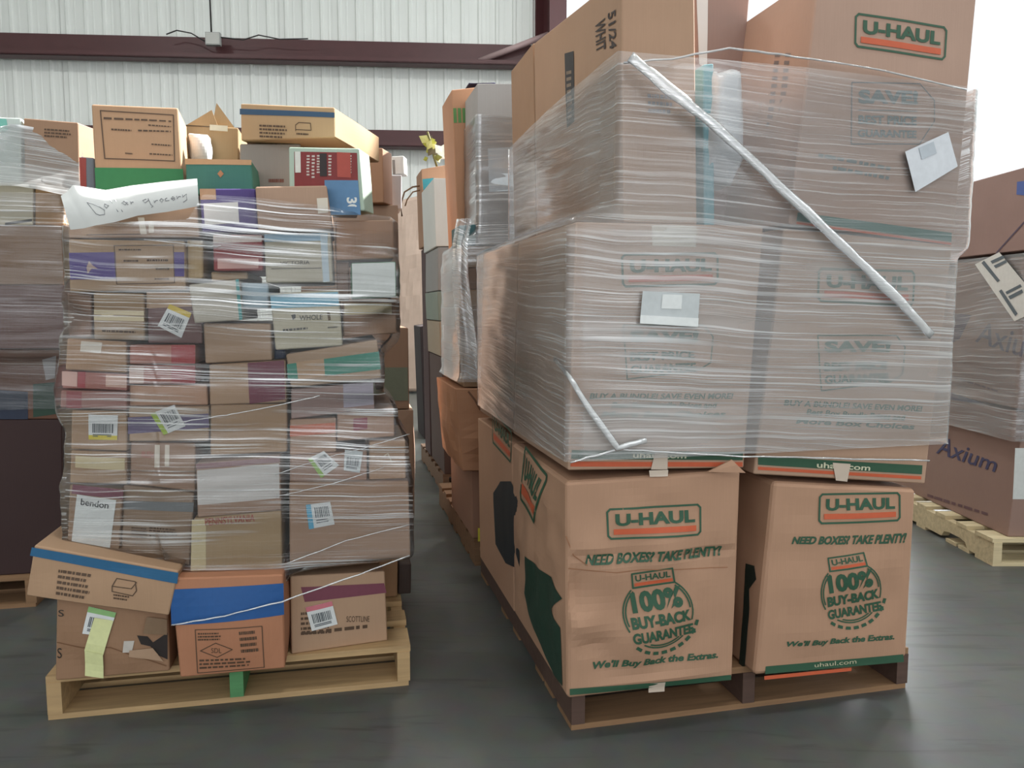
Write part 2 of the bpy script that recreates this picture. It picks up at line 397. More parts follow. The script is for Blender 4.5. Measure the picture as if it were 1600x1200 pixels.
# ------------------------------------------------------------------ wrap built round a load
def hull2(P):
    P = sorted(set((round(p[0], 4), round(p[1], 4)) for p in P))
    def half(pts):
        h = []
        for p in pts:
            while len(h) > 1 and (h[-1][0] - h[-2][0]) * (p[1] - h[-2][1]) - (h[-1][1] - h[-2][1]) * (p[0] - h[-2][0]) <= 0: h.pop()
            h.append(p)
        return h
    a, b = half(P), half(P[::-1]); return a[:-1] + b[:-1]
def wrap(name, label, cartons, frame, zlo, zhi, mat, layers=lambda x, y, z: 1.0, off=.007, amp=.004, cols=230, rows=110, skew=0.0):
    """stretch film: at each height the tight loop round everything that stands there"""
    zs_all = [zlo(0), zhi(0)]; cor = []
    for c in cartons:
        p8 = c.corner8() if isinstance(c, Carton) else c
        pts = [((p - frame.o).dot(frame.ex), (p - frame.o).dot(frame.ey)) for p in p8]; zz = [p.z for p in p8]; cor.append((pts, min(zz), max(zz)))
    zmin = min(zlo(x * .05 - .3) for x in range(40)); zmax = max(zhi(x * .05 - .3) for x in range(40)); NL = 90
    hulls = []
    for k in range(NL):
        z = lerp(zmin, zmax, k / (NL - 1)); P = []
        for pts, a, b in cor:
            if a - .03 <= z <= b + .03: P += pts
        hulls.append(hull2(P) if len(P) > 3 else None)
    last = next(h for h in hulls if h)
    for k in range(NL):
        if hulls[k] is None: hulls[k] = last
        last = hulls[k]
    mid = hulls[NL // 2]; cx = sum(p[0] for p in mid) / len(mid); cy = sum(p[1] for p in mid) / len(mid)
    per = []
    for a, b in zip(mid, mid[1:] + mid[:1]): per.append(math.dist(a, b))
    tot = sum(per); th = []; arc = []
    for i in range(cols):
        d = tot * i / cols
        for (a, b), Ls in zip(zip(mid, mid[1:] + mid[:1]), per):
            if d <= Ls: th.append(math.atan2(lerp(a[1], b[1], d / Ls) - cy, lerp(a[0], b[0], d / Ls) - cx)); break
            d -= Ls
        arc.append(tot * i / cols)
    def rad(h, t):
        dx, dy = math.cos(t), math.sin(t); best = .05
        for a, b in zip(h, h[1:] + h[:1]):
            ex, ey = b[0] - a[0], b[1] - a[1]; den = dx * ey - dy * ex
            if abs(den) < 1e-9: continue
            r = ((a[0] - cx) * ey - (a[1] - cy) * ex) / den; u = ((a[0] - cx) * dy - (a[1] - cy) * dx) / den
            if r > 0 and -1e-6 <= u <= 1 + 1e-6: best = max(best, r)
        return best
    T = [[rad(h, t) for t in th] for h in hulls]
    for _ in range(3): T = [[(T[max(k - 1, 0)][i] + 2 * T[k][i] + T[min(k + 1, NL - 1)][i]) / 4 for i in range(cols)] for k in range(NL)]
    V = []; F = []; UV = []; LY = []
    for i, t in enumerate(th):
        x0 = cx + T[NL // 2][i] * math.cos(t); y0 = cy + T[NL // 2][i] * math.sin(t); lo, hi = zlo(x0), zhi(x0)
        for k in range(rows):
            z = lerp(lo, hi, k / (rows - 1)); q = (z - zmin) / (zmax - zmin) * (NL - 1); k0 = min(NL - 2, max(0, int(q)))
            r = lerp(T[k0][i], T[k0 + 1][i], q - k0) + off + amp * mnoise.noise(Vector((arc[i] * 3.5, (z + skew * arc[i]) * 40, 3))) + amp * .6 * mnoise.noise(Vector((arc[i] * 6, z * 11, 9)))
            x, y = cx + r * math.cos(t), cy + r * math.sin(t); V.append(frame.world(x, y, z)); UV.append((arc[i], z)); LY.append(layers(x, y, z))
    for i in range(cols):
        j = (i + 1) % cols
        for k in range(rows - 1): F.append((i * rows + k, j * rows + k, j * rows + k + 1, i * rows + k + 1))
    base = frame.world(cx, cy, min(p.z for p in V))
    o = mesh_obj(name, [p - base for p in V], F, mat, None, True); o.location = base
    ul = o.data.uv_layers.new(name='wrap'); at = o.data.attributes.new('layers', 'FLOAT', 'POINT')
    for lp in o.data.loops:
        u = UV[lp.vertex_index]; ul.data[lp.index].uv = u
    for pi, p in enumerate(o.data.polygons):
        if pi // (rows - 1) == cols - 1:
            for li in p.loop_indices:
                if o.data.loops[li].vertex_index < rows: ul.data[li].uv[0] += tot
    at.data.foreach_set('value', LY)
    tag(o, label, 'stretch wrap'); return o
def strand(parent, name, pts, r, mat, flat=1.0, n=8):
    g = Geo(); L0 = Vector(parent.location) if parent else Vector((0, 0, 0)); g.tube([Vector(p) - L0 for p in pts], r, n, flat)
    o = g.obj(name, mat, parent, True); return o
def film_attr(o, ux=1.0):
    ul = o.data.uv_layers.new(name='wrap'); at = o.data.attributes.new('layers', 'FLOAT', 'POINT'); at.data.foreach_set('value', [1.0] * len(o.data.vertices))
    for lp in o.data.loops:
        c = o.data.vertices[lp.vertex_index].co; ul.data[lp.index].uv = (c.x + c.y, c.z)

# ================================================================== the setting
def floor_mat():
    m, nt, bs = new_mat('concrete_floor'); L = nt.links.new
    tc = N(nt, 'ShaderNodeTexCoord')
    n1 = N(nt, 'ShaderNodeTexNoise'); n1.inputs['Scale'].default_value = .9; n1.inputs['Detail'].default_value = 8; n1.inputs['Roughness'].default_value = .6
    n2 = N(nt, 'ShaderNodeTexNoise'); n2.inputs['Scale'].default_value = 14; n2.inputs['Detail'].default_value = 6
    mp = N(nt, 'ShaderNodeMapping'); mp.inputs['Scale'].default_value = (1.0, 9.0, 1); mp.inputs['Rotation'].default_value = (0, 0, .7)
    n3 = N(nt, 'ShaderNodeTexNoise'); n3.inputs['Scale'].default_value = 1.6; n3.inputs['Detail'].default_value = 5; n3.inputs['Distortion'].default_value = 1.5
    for n in (n1, n2): L(tc.outputs['Object'], n.inputs['Vector'])
    L(tc.outputs['Object'], mp.inputs['Vector']); L(mp.outputs[0], n3.inputs['Vector'])
    r1 = N(nt, 'ShaderNodeValToRGB'); r1.color_ramp.elements[0].position = .3; r1.color_ramp.elements[1].position = .72
    r1.color_ramp.elements[0].color = (*lin((80, 83, 81)), 1); r1.color_ramp.elements[1].color = (*lin((103, 106, 102)), 1); L(n1.outputs['Fac'], r1.inputs[0])
    mx = N(nt, 'ShaderNodeMixRGB'); mx.blend_type = 'MULTIPLY'; mx.inputs[0].default_value = .35; L(r1.outputs[0], mx.inputs[1]); L(n2.outputs['Color'], mx.inputs[2])
    r3 = N(nt, 'ShaderNodeMapRange'); r3.inputs['From Min'].default_value = .57; r3.inputs['From Max'].default_value = .68; r3.inputs['To Max'].default_value = .5; L(n3.outputs['Fac'], r3.inputs['Value'])
    m2 = N(nt, 'ShaderNodeMixRGB'); m2.inputs[2].default_value = (*lin((58, 58, 56)), 1); L(r3.outputs[0], m2.inputs[0]); L(mx.outputs[0], m2.inputs[1]); L(m2.outputs[0], bs.inputs['Base Color'])
    bs.inputs['Roughness'].default_value = .42
    bp = N(nt, 'ShaderNodeBump'); bp.inputs['Strength'].default_value = .15; bp.inputs['Distance'].default_value = .002; L(n2.outputs['Fac'], bp.inputs['Height']); L(bp.outputs[0], bs.inputs['Normal'])
    return m
M_WALL = plain('white_metal_wall', (226, 229, 226), .5, 0, .05, 1.2)
M_MAROON = plain('maroon_primer_steel', (74, 38, 40), .45, 0, .15, 5)
M_WHITE = plain('white_paint', (225, 226, 222), .5)
M_PAPER = plain('white_paper', (228, 230, 228), .7, 0, .02)
M_GREY = plain('galvanised_grey', (150, 152, 150), .4)
M_CABLE = plain('black_cable', (40, 38, 38), .5)

WF = Frame((0, 12.0), R(4.1))
XL, XR = -9.0, 10.0
fl = Geo().box(-11, 12, -9, 16, -.12, 0).obj('floor', floor_mat()); tag(fl, kind='structure', label='grey polished concrete warehouse floor')
Z_CEIL = 7.6
# the roof, with a skylight opening added to let sun onto the top boxes
SK = (3.0, 6.4, 4.0, 11.5)
_r = [(-11, -7), (12, -7), (12, 16), (-11, 16), (SK[0], SK[2]), (SK[1], SK[2]), (SK[1], SK[3]), (SK[0], SK[3])]
ce = mesh_obj('ceiling', [(x, y, Z_CEIL) for x, y in _r] + [(x, y, Z_CEIL + .12) for x, y in _r], [(0, 4, 5, 1), (1, 5, 6, 2), (2, 6, 7, 3), (3, 7, 4, 0), (8, 9, 13, 12), (9, 10, 14, 13), (10, 11, 15, 14), (11, 8, 12, 15), (4, 12, 13, 5), (5, 13, 14, 6), (6, 14, 15, 7), (7, 15, 12, 4), (0, 1, 9, 8), (1, 2, 10, 9), (2, 3, 11, 10), (3, 0, 8, 11)], M_WALL); tag(ce, kind='structure', label='white insulated warehouse ceiling')
xc = WF.hit(848, 300).x                                            # the column
back = Geo().box(XL, xc - .02, .06, .12, 0, Z_CEIL).obj('wall_back', M_WALL)
back.location = WF.o; back.rotation_euler = (0, 0, WF.yaw); tag(back, kind='structure', label='white ribbed metal back wall with maroon girts')
# each sheet of the wall: flat pan with three raised ribs
PW = .762
pv = []; pfc = []
prof = [(0, 0)]
for k in range(3):
    x0 = .07 + k * PW / 3
    prof += [(x0, 0), (x0 + .018, -.022), (x0 + .05, -.022), (x0 + .068, 0), (x0 + .12, 0), (x0 + .125, -.004), (x0 + .145, -.004), (x0 + .15, 0)]
prof += [(PW - .012, 0), (PW - .010, -.006), (PW - .001, -.006)]
for x, y in prof: pv += [(x, y, 0), (x, y, Z_CEIL)]
for i in range(len(prof) - 1): pfc.append((2 * i, 2 * i + 2, 2 * i + 3, 2 * i + 1))
pme = None; x = xc - .02 - PW; k = 0
while x > XL - .2:
    if pme is None:
        o = mesh_obj('wall_panel', pv, pfc, M_WALL, back); pme = o.data
    else:
        o = bpy.data.objects.new('wall_panel', pme); COL.objects.link(o); o.parent = back
    o.location = (x, .055 - .004 * (k % 2), 0); x -= PW; k += 1
def girt(za, zb_, x0, x1, nm):
    g = Geo(); g.box(x0, x1, -.05, -.03, za + .02, zb_); g.box(x0, x1, -.25, -.03, za, za + .02); g.box(x0, x1, -.25, -.235, za, za + .07); g.box(x0, x1, -.05, .03, zb_, zb_ + .015)
    o = g.obj(nm, M_MAROON); o.location = WF.o; o.rotation_euler = (0, 0, WF.yaw); return o
zt = WF.hit(400, 62, -.05).y; zbm = WF.hit(400, 93, -.25).y
g1 = girt(zbm, zt, XL, xc - .1, 'trim_1'); tag(g1, kind='structure', label='upper maroon steel girt running along the white wall')
zt2 = WF.hit(620, 205, -.05).y; zb2 = WF.hit(620, 229, -.25).y
g2 = girt(zb2, zt2, XL, xc - .1, 'trim_2'); tag(g2, kind='structure', label='lower maroon steel girt behind the stacked boxes')
# I-beam column
g = Geo(); g.box(-.14, .14, -.42, -.40, 0, Z_CEIL); g.box(-.14, .14, -.02, 0, 0, Z_CEIL); g.box(-.008, .008, -.4, -.02, 0, Z_CEIL)
cw = g.obj('trim_3', M_MAROON); cw.location = WF.world(xc, 0, 0); cw.rotation_euler = (0, 0, WF.yaw + R(24)); tag(cw, kind='structure', label='maroon steel I-beam column at the end of the white wall')
# brace from girt to column, its pale colour a painted sunlit girt end
bz = WF.hit(800, 85).y
strand(None, 'trim_4', [WF.world(xc - .95, -.1, bz - .14), WF.world(xc + .05, -.22, bz + .22)], .045, plain('sunlit_pale_steel', (165, 140, 140), .4))
tag(bpy.data.objects['trim_4'], kind='structure', label='short brace painted pale as the sunlit girt end, joining the upper girt to the column')
# walls the frame does not show, around the open loading door and an added window band
lw = Geo().box(XL - .15, XL, -7, 13, 0, Z_CEIL).obj('wall_left', M_WALL); tag(lw, kind='structure')
rw = Geo().box(XR, XR + .15, -7, 15, 0, 4.6).obj('wall_right', M_WALL); tag(rw, kind='structure')
ru = Geo().box(XR, XR + .15, -7, 15, 6.4, Z_CEIL).obj('wall_right_header', M_WALL); tag(ru, kind='structure')
for k in range(7):
    wp = Geo().box(XR, XR + .15, -7 + k * 3.6, -6.85 + k * 3.6, 4.6, 6.4).obj('window_%d' % (k + 1), M_MAROON); tag(wp, kind='structure', label='post of the added high window band in the unseen right wall')
hd = Geo().box(xc + .1, XR, .06, .12, 6.2, Z_CEIL).obj('wall_back_header', M_WALL); hd.location = WF.o; hd.rotation_euler = (0, 0, WF.yaw); tag(hd, kind='structure')
# outside ground beyond the open loading door
og = Geo().box(-14, 30, 16.0, 60, -.14, -.02).obj('ground_outside', plain('pale_yard', (205, 203, 198), .8)); tag(og, kind='structure')

# junction box, conduit and cables on the girt
jb = empty('junction_box', WF.world(WF.hit(334, 70, -.28).x, -.27, WF.hit(334, 72, -.27).y))
jb.rotation_euler = (0, 0, WF.yaw); tag(jb, 'grey junction box on the upper maroon girt with a thin conduit', 'junction box')
Geo().box(-.1, .1, -.06, .02, 0, .17).obj('housing', M_GREY, jb)
Geo().box(-.09, .09, -.068, -.06, .01, .16).obj('cover_plate', plain('pale_grey_cover', (180, 180, 176), .45), jb)
Geo().tube([(-.03, 0, .17), (-.045, .02, 1.4), (-.05, .02, 3.0)], .012).obj('conduit', M_CABLE, jb, True)
Geo().tube([(-.1, 0, .05), (-.3, -.02, .16), (-.5, 0, .2), (-.65, .02, .15)], .009).obj('cable', M_CABLE, jb, True)
Geo().tube([(.1, 0, .12), (.4, .02, .1), (.62, -.01, .16), (.9, .02, .12), (1.3, .0, .13)], .009).obj('cable', M_CABLE, jb, True)

def fill_high_bay(loc, power):  # unseen lamps added under the ceiling for overall fill
    e = empty('fill_high_bay_lamp', loc); tag(e, None, 'lamp', 'added high bay lamps under the ceiling')
    e['label'] = 'unseen round white high bay lamp added for fill under the warehouse ceiling'
    g = Geo(); n = 20
    for a, b in (((.09, .30), (.22, .12)), ((.22, .12), (.24, 0))):
        v = [(r * math.cos(2 * math.pi * k / n), r * math.sin(2 * math.pi * k / n), z) for r, z in (a, b) for k in range(n)]
        g.add(v, [(k, (k + 1) % n, n + (k + 1) % n, n + k) for k in range(n)])
    g.obj('housing', M_WHITE, e, True)
    Geo().tube([(0, 0, .3), (0, 0, Z_CEIL - loc[2])], .01).obj('hanging_rod', M_CABLE, e)
    d = bpy.data.lights.new('lamp_light', 'AREA'); d.shape = 'DISK'; d.size = .44; d.energy = power; d.color = (1, .985, .95)
    lo = bpy.data.objects.new('lamp_light', d); COL.objects.link(lo); lo.parent = e; lo.location = (0, 0, -.01)
for lx, ly in ((-4.5, 1.5), (.5, 1.0), (4.8, 1.8), (-5.5, 6.5), (.0, 6.8), (4.6, 6.4)): fill_high_bay((lx, ly, 6.9), 60 if ly < 3 else 105)

# ================================================================== pallets
DECK = .127
def pallet(frame, y0, Wd, Lg, label, tone, stringer_tones=None, notch=True, x0=0.0, group='wooden pallets on the floor'):
    e = empty('wooden_pallet', frame.world(x0 + Wd / 2, y0 + Lg / 2, 0), frame.yaw); tag(e, label, 'pallet', group)
    rnd = random.Random(len(label)); st = stringer_tones or [tone] * 3
    hs = .092
    for k in range(3):
        xx = -Wd / 2 + .019 + k * (Wd - .038) / 2; pr = [(-Lg / 2, .016)]
        if notch:
            for c in (-Lg * .25, Lg * .25):
                pr += [(c - .115, .016), (c - .09, .045), (c - .05, .052), (c + .05, .052), (c + .09, .045), (c + .115, .016)]
        pr += [(Lg / 2, .016)]; n = len(pr)
        top = [(p[0], .016 + hs) for p in pr]
        V = [(xx + dx, p[0], p[1]) for dx in (-.019, .019) for p in pr + top]
        F = []
        for i in range(n - 1):
            F += [(i + 1, i, n + i, n + i + 1), (2 * n + i, 2 * n + i + 1, 3 * n + i + 1, 3 * n + i), (i, i + 1, 2 * n + i + 1, 2 * n + i), (n + i + 1, n + i, 3 * n + i, 3 * n + i + 1)]
        F += [(0, 2 * n, 3 * n, n), (n - 1, 2 * n - 1, 4 * n - 1, 3 * n - 1)]
        o = mesh_obj('stringer', V, F, wood(st[k]), e)
        if st[k] != tone: o['label'] = 'stringer of another tone'
    nb = 7; ys = [-Lg / 2 + .07 + k * (Lg - .14) / (nb - 1) for k in range(nb)]
    for k, y in enumerate(ys):
        hw = .068 if k in (0, nb - 1) else .045
        Geo().box(-Wd / 2 - rnd.uniform(0, .006), Wd / 2 + rnd.uniform(0, .006), y - hw, y + hw, .016 + hs, DECK - rnd.uniform(0, .002)).obj('deck_board', wood(tone), e)
    for k, y in enumerate([ys[0], ys[0] + .16, ys[0] + .27, ys[3], ys[4], ys[6]]):
        hw = .068 if k in (0, 5) else .045
        Geo().box(-Wd / 2, Wd / 2 - rnd.uniform(0, .006), y - hw, y + hw, 0, .016).obj('bottom_board', wood(tone), e)
    return e
def frame_from(pl, pr):
    a, b = on_z(*pl), on_z(*pr); return Frame(a, math.atan2(b.y - a.y, b.x - a.x)), (b - a).length
FL, WL = frame_from((75, 1126), (641, 1071))
FR, WR = frame_from((893, 1142), (1417, 1075))
TAN, TAN2, ORG, BRN, GRY, CRM, PINK = (176, 138, 104), (186, 150, 118), (188, 124, 78), (140, 103, 76), (158, 136, 112), (196, 186, 164), (190, 138, 122)
pallet(FL, 0, WL, 1.2, 'pale wooden pallet under the mixed cartons with a green-painted middle stringer', (196, 164, 120), [(196, 164, 120), (96, 158, 104), (196, 164, 120)], False)
pallet(FR, 0, WR, 1.3, 'brown wooden pallet under the moving boxes', (150, 116, 84), [(92, 70, 60)] * 3, False)

# ================================================================== the mixed cartons on the left pallet
GL = 'cartons stacked on the left pallet'
LST = []
def C(label, q, w=.02, depth=.5, mat=TAN, name='cardboard_box', **kw):
    kw.setdefault('frame', FL); kw.setdefault('group', GL)
    b = Carton(name, label, q, w, depth, mat, **kw); LST.append(b); return b
BLUE, NAVY, PURP, MAR, GRN, TEAL, RED, LBLUE = (30, 84, 146), (48, 76, 104), (76, 58, 128), (118, 62, 78), (44, 122, 72), (62, 140, 120), (168, 62, 58), (130, 188, 212)
INK = (84, 64, 48)
# --- bottom layer
b = C('torn brown carton with a yellow paper strip, bottom corner of the left pallet', (88, 925, 262, 928, 266, 1046, 86, 1066), -.03, .5, (164, 122, 86), zb=DECK, bulge=.012, crush=.012, n=14)
b.text('S', (238, 1010, 254, 1010, 254, 1024, 238, 1024), (40, 34, 30)); b.text('S', (90, 1012, 97, 1028), (40, 34, 30)); b.text('S', (92, 952, 101, 962), (40, 34, 30))
b.poly([(216, 990), (232, 992), (240, 1002), (262, 988), (262, 1030), (250, 1024), (236, 1008), (222, 1004)], (38, 30, 28))  # shaded inside of the tear hole, painted as a flat dark shape
b.patch((196, 998, 212, 998, 208, 1016, 194, 1016), (196, 190, 182), 'scuffed_patch', e=.002); b.patch((232, 960, 262, 966, 262, 990, 226, 986), (132, 108, 84), 'torn_flap', e=.009); b.patch((205, 1012, 240, 1010, 256, 1032, 204, 1022), (176, 146, 120), 'torn_flap', e=.006)
b.line([(90, 1003), (130, 1010), (175, 1008), (260, 1040)], 1.6, (120, 84, 58)).done()
b.sticker((140, 946, 184, 954, 172, 992, 131, 987), (140, 186, 120), 'top', name='shipping_sticker', label='white shipping sticker with a green strip')
strip = b.patch((150, 962, 180, 966, 164, 1020, 134, 1014), (222, 226, 168), 'paper_strip', e=.006, label='pale yellow paper strip hanging down', nx=2)
b.patch((135, 1013, 164, 1018, 163, 1058, 134, 1054), (222, 226, 168), 'paper_strip_end', e=.008, nx=2, parent=strip)
b = C('long tan carton with a blue tape stripe, tilted over the torn one', (53, 851, 280, 891, 264, 962, 40, 931), -.085, .46, (186, 146, 108), bulge=.005, n=10)
b.patch((50, 851 + 4, 279, 895, 277, 912, 47, 868), (32, 92, 132), 'tape_stripe', label='blue tape stripe')
b.small_print((92, 888, 150, 896, 138, 938, 88, 930), 5, INK); b.line([(176, 915), (183, 903), (212, 908), (214, 922), (208, 930), (176, 923), (176, 915), (206, 919), (214, 909)], 1.4, INK).small_print((178, 926, 206, 930, 204, 940, 178, 936), 2, INK).done()
b = C('orange-tan carton with a royal blue band and a printed diamond', (266, 903, 443, 897, 446, 1044, 281, 1058), -.08, .3, (190, 124, 82), zb=DECK, bulge=.014, n=12)
b.patch((266, 921, 443, 911, 444, 960, 268, 977), BLUE, label='royal blue band'); b.frame_line((306, 982, 410, 976, 413, 1042, 309, 1051), 1.3, INK)
b.line([(314, 1015), (338, 1002), (364, 1012), (340, 1025)], 1.3, INK, closed=True); b.small_print((310, 986, 350, 984, 350, 998, 310, 1000), 3, INK); b.small_print((312, 1028, 400, 1024, 400, 1040, 312, 1046), 3, INK); b.small_print((374, 982, 404, 980, 406, 1018, 378, 1020), 4, INK); b.text('SDL', (331, 1010, 347, 1018), INK).done()
b = C('tan carton with a maroon stripe and pink-topped sticker on the bare boards', (453, 900, 602, 892, 606, 987, 455, 1021), .013, .3, (184, 146, 112), yaw=20, zb=DECK, n=10)
b.patch((470, 917, 600, 911, 604, 926, 476, 940), MAR, label='maroon stripe'); b.small_print((470, 955, 520, 950, 520, 990, 470, 994), 5, INK); b.text('SCOTTLINE', (541, 962, 577, 971), INK); b.small_print((471, 984, 588, 972, 588, 982, 471, 994), 1, INK).done()
b.sticker((477, 948, 518, 938, 527, 974, 487, 985), (206, 120, 132), 'top')
b = C('brown carton standing behind the maroon-striped one', (592, 872, 622, 975), .42, .3, (166, 122, 78), zb=DECK, n=4)
b = C('dark block painted as the shaded hole at the back edge of the left pallet', (622, 880, 643, 975), .44, .3, (66, 48, 40), zb=DECK, n=4)  # stands for a dark hole; the shade is put into its colour
# --- second layer
b = C('upright carton with a large white address label and maroon top', (108, 757, 193, 764, 186, 866, 104, 853), .0, .4, (160, 128, 98), n=8)
b.patch((114, 757, 193, 765, 192, 780, 112, 771), MAR, label='maroon top band')
st = b.patch((121, 772, 182, 781, 172, 858, 112, 850), (222, 226, 224), 'address_label', e=.003, label='white printed address label', nx=3)
b.text('bendon', (128, 778, 171, 784, 170, 794, 127, 788), (34, 36, 40), bold=.01, e=.0045); b.small_print((122, 804, 152, 807, 151, 811, 121, 808), 1, (60, 64, 70)); b.small_print((136, 792, 160, 795, 160, 801, 136, 799), 3, (150, 156, 158)); b.small_print((121, 828, 149, 832, 148, 838, 120, 834), 1, (50, 54, 60)); b.small_print((118, 842, 147, 846, 146, 852, 117, 848), 1, (50, 54, 60)).small_print((120, 814, 160, 819, 160, 824, 119, 819), 2, (165, 172, 174))
for o_ in (b,): o_.done()
b = C('grey-tan carton with a grey stripe beside the address label', (192, 757, 304, 770, 297, 884, 188, 868), .015, .5, (148, 122, 96), n=8)
b.patch((192, 782, 303, 785, 302, 800, 191, 795), (112, 116, 118), label='grey stripe'); b.small_print((206, 822, 232, 824, 232, 842, 206, 840), 4, INK); b.small_print((234, 822, 280, 826, 278, 842, 234, 838), 4, INK).done()
b = C('yellowish carton with red letters along its top edge', (302, 809, 440, 797, 442, 893, 297, 896), -.02, .5, (182, 150, 104), bulge=.007, n=10)
b.text('PENNSYLVANIA', (320, 810, 398, 803, 398, 814, 321, 821), (150, 62, 48), bold=.01).done()
b.patch((300, 812, 322, 811, 322, 890, 298, 893), plain('clear_tape', (206, 190, 150), .25), 'packing_tape')
b = C('wide tan carton with a blue-edged sticker, second from the bottom', (451, 753, 639, 751, 642, 872, 452, 888), -.015, .5, (180, 142, 112), bulge=.007, n=12)
b.sticker((478, 788, 516, 783, 523, 818, 483, 826), (92, 172, 206), 'left')
# --- third layer
b = C('flat tan carton just above the address label', (110, 703, 199, 706, 199, 757, 108, 755), .01, .5, (174, 140, 104), n=6); b.patch((118, 712, 195, 716, 195, 735, 118, 730), plain('clear_tape', (206, 190, 150), .25), 'packing_tape')
b = C('tan carton with pale tape strips over the grey-striped one', (203, 690, 306, 692, 306, 768, 202, 757), .025, .5, (164, 128, 100), n=8); b.patch((242, 695, 250, 695, 250, 730, 242, 730), plain('frosted_tape', (206, 196, 180), .3), 'packing_tape'); b.patch((258, 695, 265, 695, 265, 728, 258, 728), plain('frosted_tape', (206, 196, 180), .3), 'packing_tape'); b.line([(203, 735), (305, 737)], 1.5, (110, 82, 62)); b.text('RUSH', (222, 705, 240, 715), (176, 92, 78)).done()
b = C('tan carton with a thin purple lid band in the middle column', (328, 632, 449, 630, 449, 706, 328, 712), .0, .5, (182, 146, 108), bulge=.006, n=10)
b = C('squat carton with a white film-smeared front above the red letters', (305, 724, 438, 712, 440, 797, 308, 809), -.025, .5, (176, 140, 114), bulge=.006, n=8)
b.patch((306, 711 + 14, 437, 714, 437, 722, 307, 733), (142, 108, 112), label='faded purple lid band'); b.patch((308, 735, 436, 724, 437, 778, 309, 789), plain('frosted_film', (208, 204, 200), .35), 'frosted_front', label='whitish frosted front')
b = C('small tan carton with an orange stripe beside the leaning stickers', (452, 655, 526, 652, 526, 706, 452, 712), .02, .45, (186, 148, 120), n=6); b.patch((453, 665, 524, 660, 524, 676, 453, 682), (202, 116, 88), label='orange stripe')
b = C('tan carton with two leaning white stickers', (452, 712, 574, 703, 574, 751, 452, 753), .01, .45, (172, 132, 108), n=8)
b.sticker((481, 716, 506, 704, 530, 726, 502, 746), (150, 192, 92), 'left', e=.006); b.sticker((539, 702, 567, 705, 562, 738, 537, 734), None, 'top', white=(206, 214, 216), e=.006)
b = C('small square tan carton at the right edge of the mixed stack', (576, 690, 634, 686, 635, 748, 576, 750), .0, .3, (184, 144, 108), n=6); b.line([(600, 712), (606, 708), (612, 722)], 1.6, (206, 196, 176)).done()
b = C('tan carton with a maroon panel above the leaning stickers', (526, 645, 616, 636, 617, 682, 526, 690), .015, .4, (178, 138, 110), n=6); b.patch((552, 654, 574, 652, 574, 670, 552, 673), (140, 64, 76), label='maroon panel')
# --- fourth layer
b = C('tan carton with a yellow-bottomed white sticker', (111, 640, 199, 642, 199, 705, 110, 702), .0, .5, (178, 142, 106), n=8); b.sticker((139, 647, 185, 649, 184, 687, 140, 686), (212, 196, 60), 'bottom', lines=0)
b = C('tan carton with a purple band and lime-edged sticker', (200, 636, 327, 634, 327, 689, 201, 690), .005, .5, (180, 146, 110), n=8)
b.patch((200, 652, 326, 646, 327, 668, 200, 678), (98, 86, 122), label='faded purple band'); b.sticker((236, 646, 273, 632, 291, 665, 257, 679), (158, 186, 52), 'left', e=.005)
b = C('lower pink-red carton on the left edge of the mixed stack', (94, 609, 199, 612, 199, 641, 93, 637), -.01, .5, (176, 122, 110), n=6); b.patch((104, 611, 128, 612, 128, 638, 104, 637), (148, 78, 80), label='dark red panel')
b = C('upper pink-red carton with pale labels on the left edge', (97, 579, 199, 584, 199, 611, 96, 607), .0, .5, (172, 100, 84), n=6); b.patch((97, 580, 121, 581, 121, 604, 97, 602), (204, 164, 152), 'paper_label'); b.patch((166, 585, 198, 587, 198, 606, 166, 604), (200, 164, 148), 'paper_label'); b.patch((122, 581, 134, 581, 134, 606, 122, 605), (150, 44, 50), label='crimson panel')
b = C('pinkish tan carton under the red-striped pair', (201, 601, 324, 600, 326, 633, 201, 635), .02, .5, (190, 146, 116), n=6)
b = C('red carton with a white striped label, lower of the pair', (201, 570, 306, 570, 306, 600, 201, 600), .01, .5, (176, 98, 78), n=6); b.patch((202, 573, 225, 573, 225, 599, 202, 599), (208, 180, 168), 'paper_label'); b.patch((268, 571, 305, 571, 305, 599, 268, 599), (160, 66, 70), label='crimson panel')
b = C('red-striped carton, upper of the pair', (201, 538, 306, 538, 306, 569, 201, 569), .015, .5, (188, 118, 98), n=6); b.patch((268, 539, 305, 539, 305, 568, 268, 568), (166, 72, 74), label='crimson panel')
b = C('carton with a maroon half in the middle column', (326, 569, 447, 562, 448, 629, 327, 633), -.005, .5, (188, 152, 118), n=8); b.patch((387, 567, 444, 563, 446, 624, 390, 631), MAR, label='maroon half')
b = C('pale carton wrapped in wrinkled lilac film', (454, 607, 584, 596, 586, 640, 454, 655), .015, .45, (180, 150, 142), n=8); b.patch((536, 600, 583, 597, 584, 632, 537, 637), (184, 178, 192), label='lilac panel')
# --- fifth layer
b = C('tan carton with a shiny taped front under the two plain ones', (104, 528, 198, 533, 199, 583, 101, 578), .0, .5, (184, 144, 106), n=8); b.patch((127, 533, 160, 535, 158, 552, 126, 549), plain('frosted_tape', (206, 196, 180), .3), 'packing_tape')
b = C('tan film-wrapped carton in the middle column', (317, 504, 424, 505, 426, 563, 320, 568), .0, .5, (186, 152, 120), n=8, bulge=.008)
b = C('navy box end showing between two middle cartons', (426, 484, 446, 482, 447, 560, 428, 562), .05, .45, (40, 58, 96), n=4)
b = C('carton with a teal printed band, slightly tilted', (446, 553, 590, 530, 596, 591, 454, 606), -.02, .46, (190, 158, 126), n=8)
b.patch((448, 569, 592, 549, 595, 577, 450, 594), TEAL, label='teal printed band'); b.patch((463, 566, 506, 560, 508, 588, 466, 593), (188, 156, 124), 'tan_panel', e=.0022)
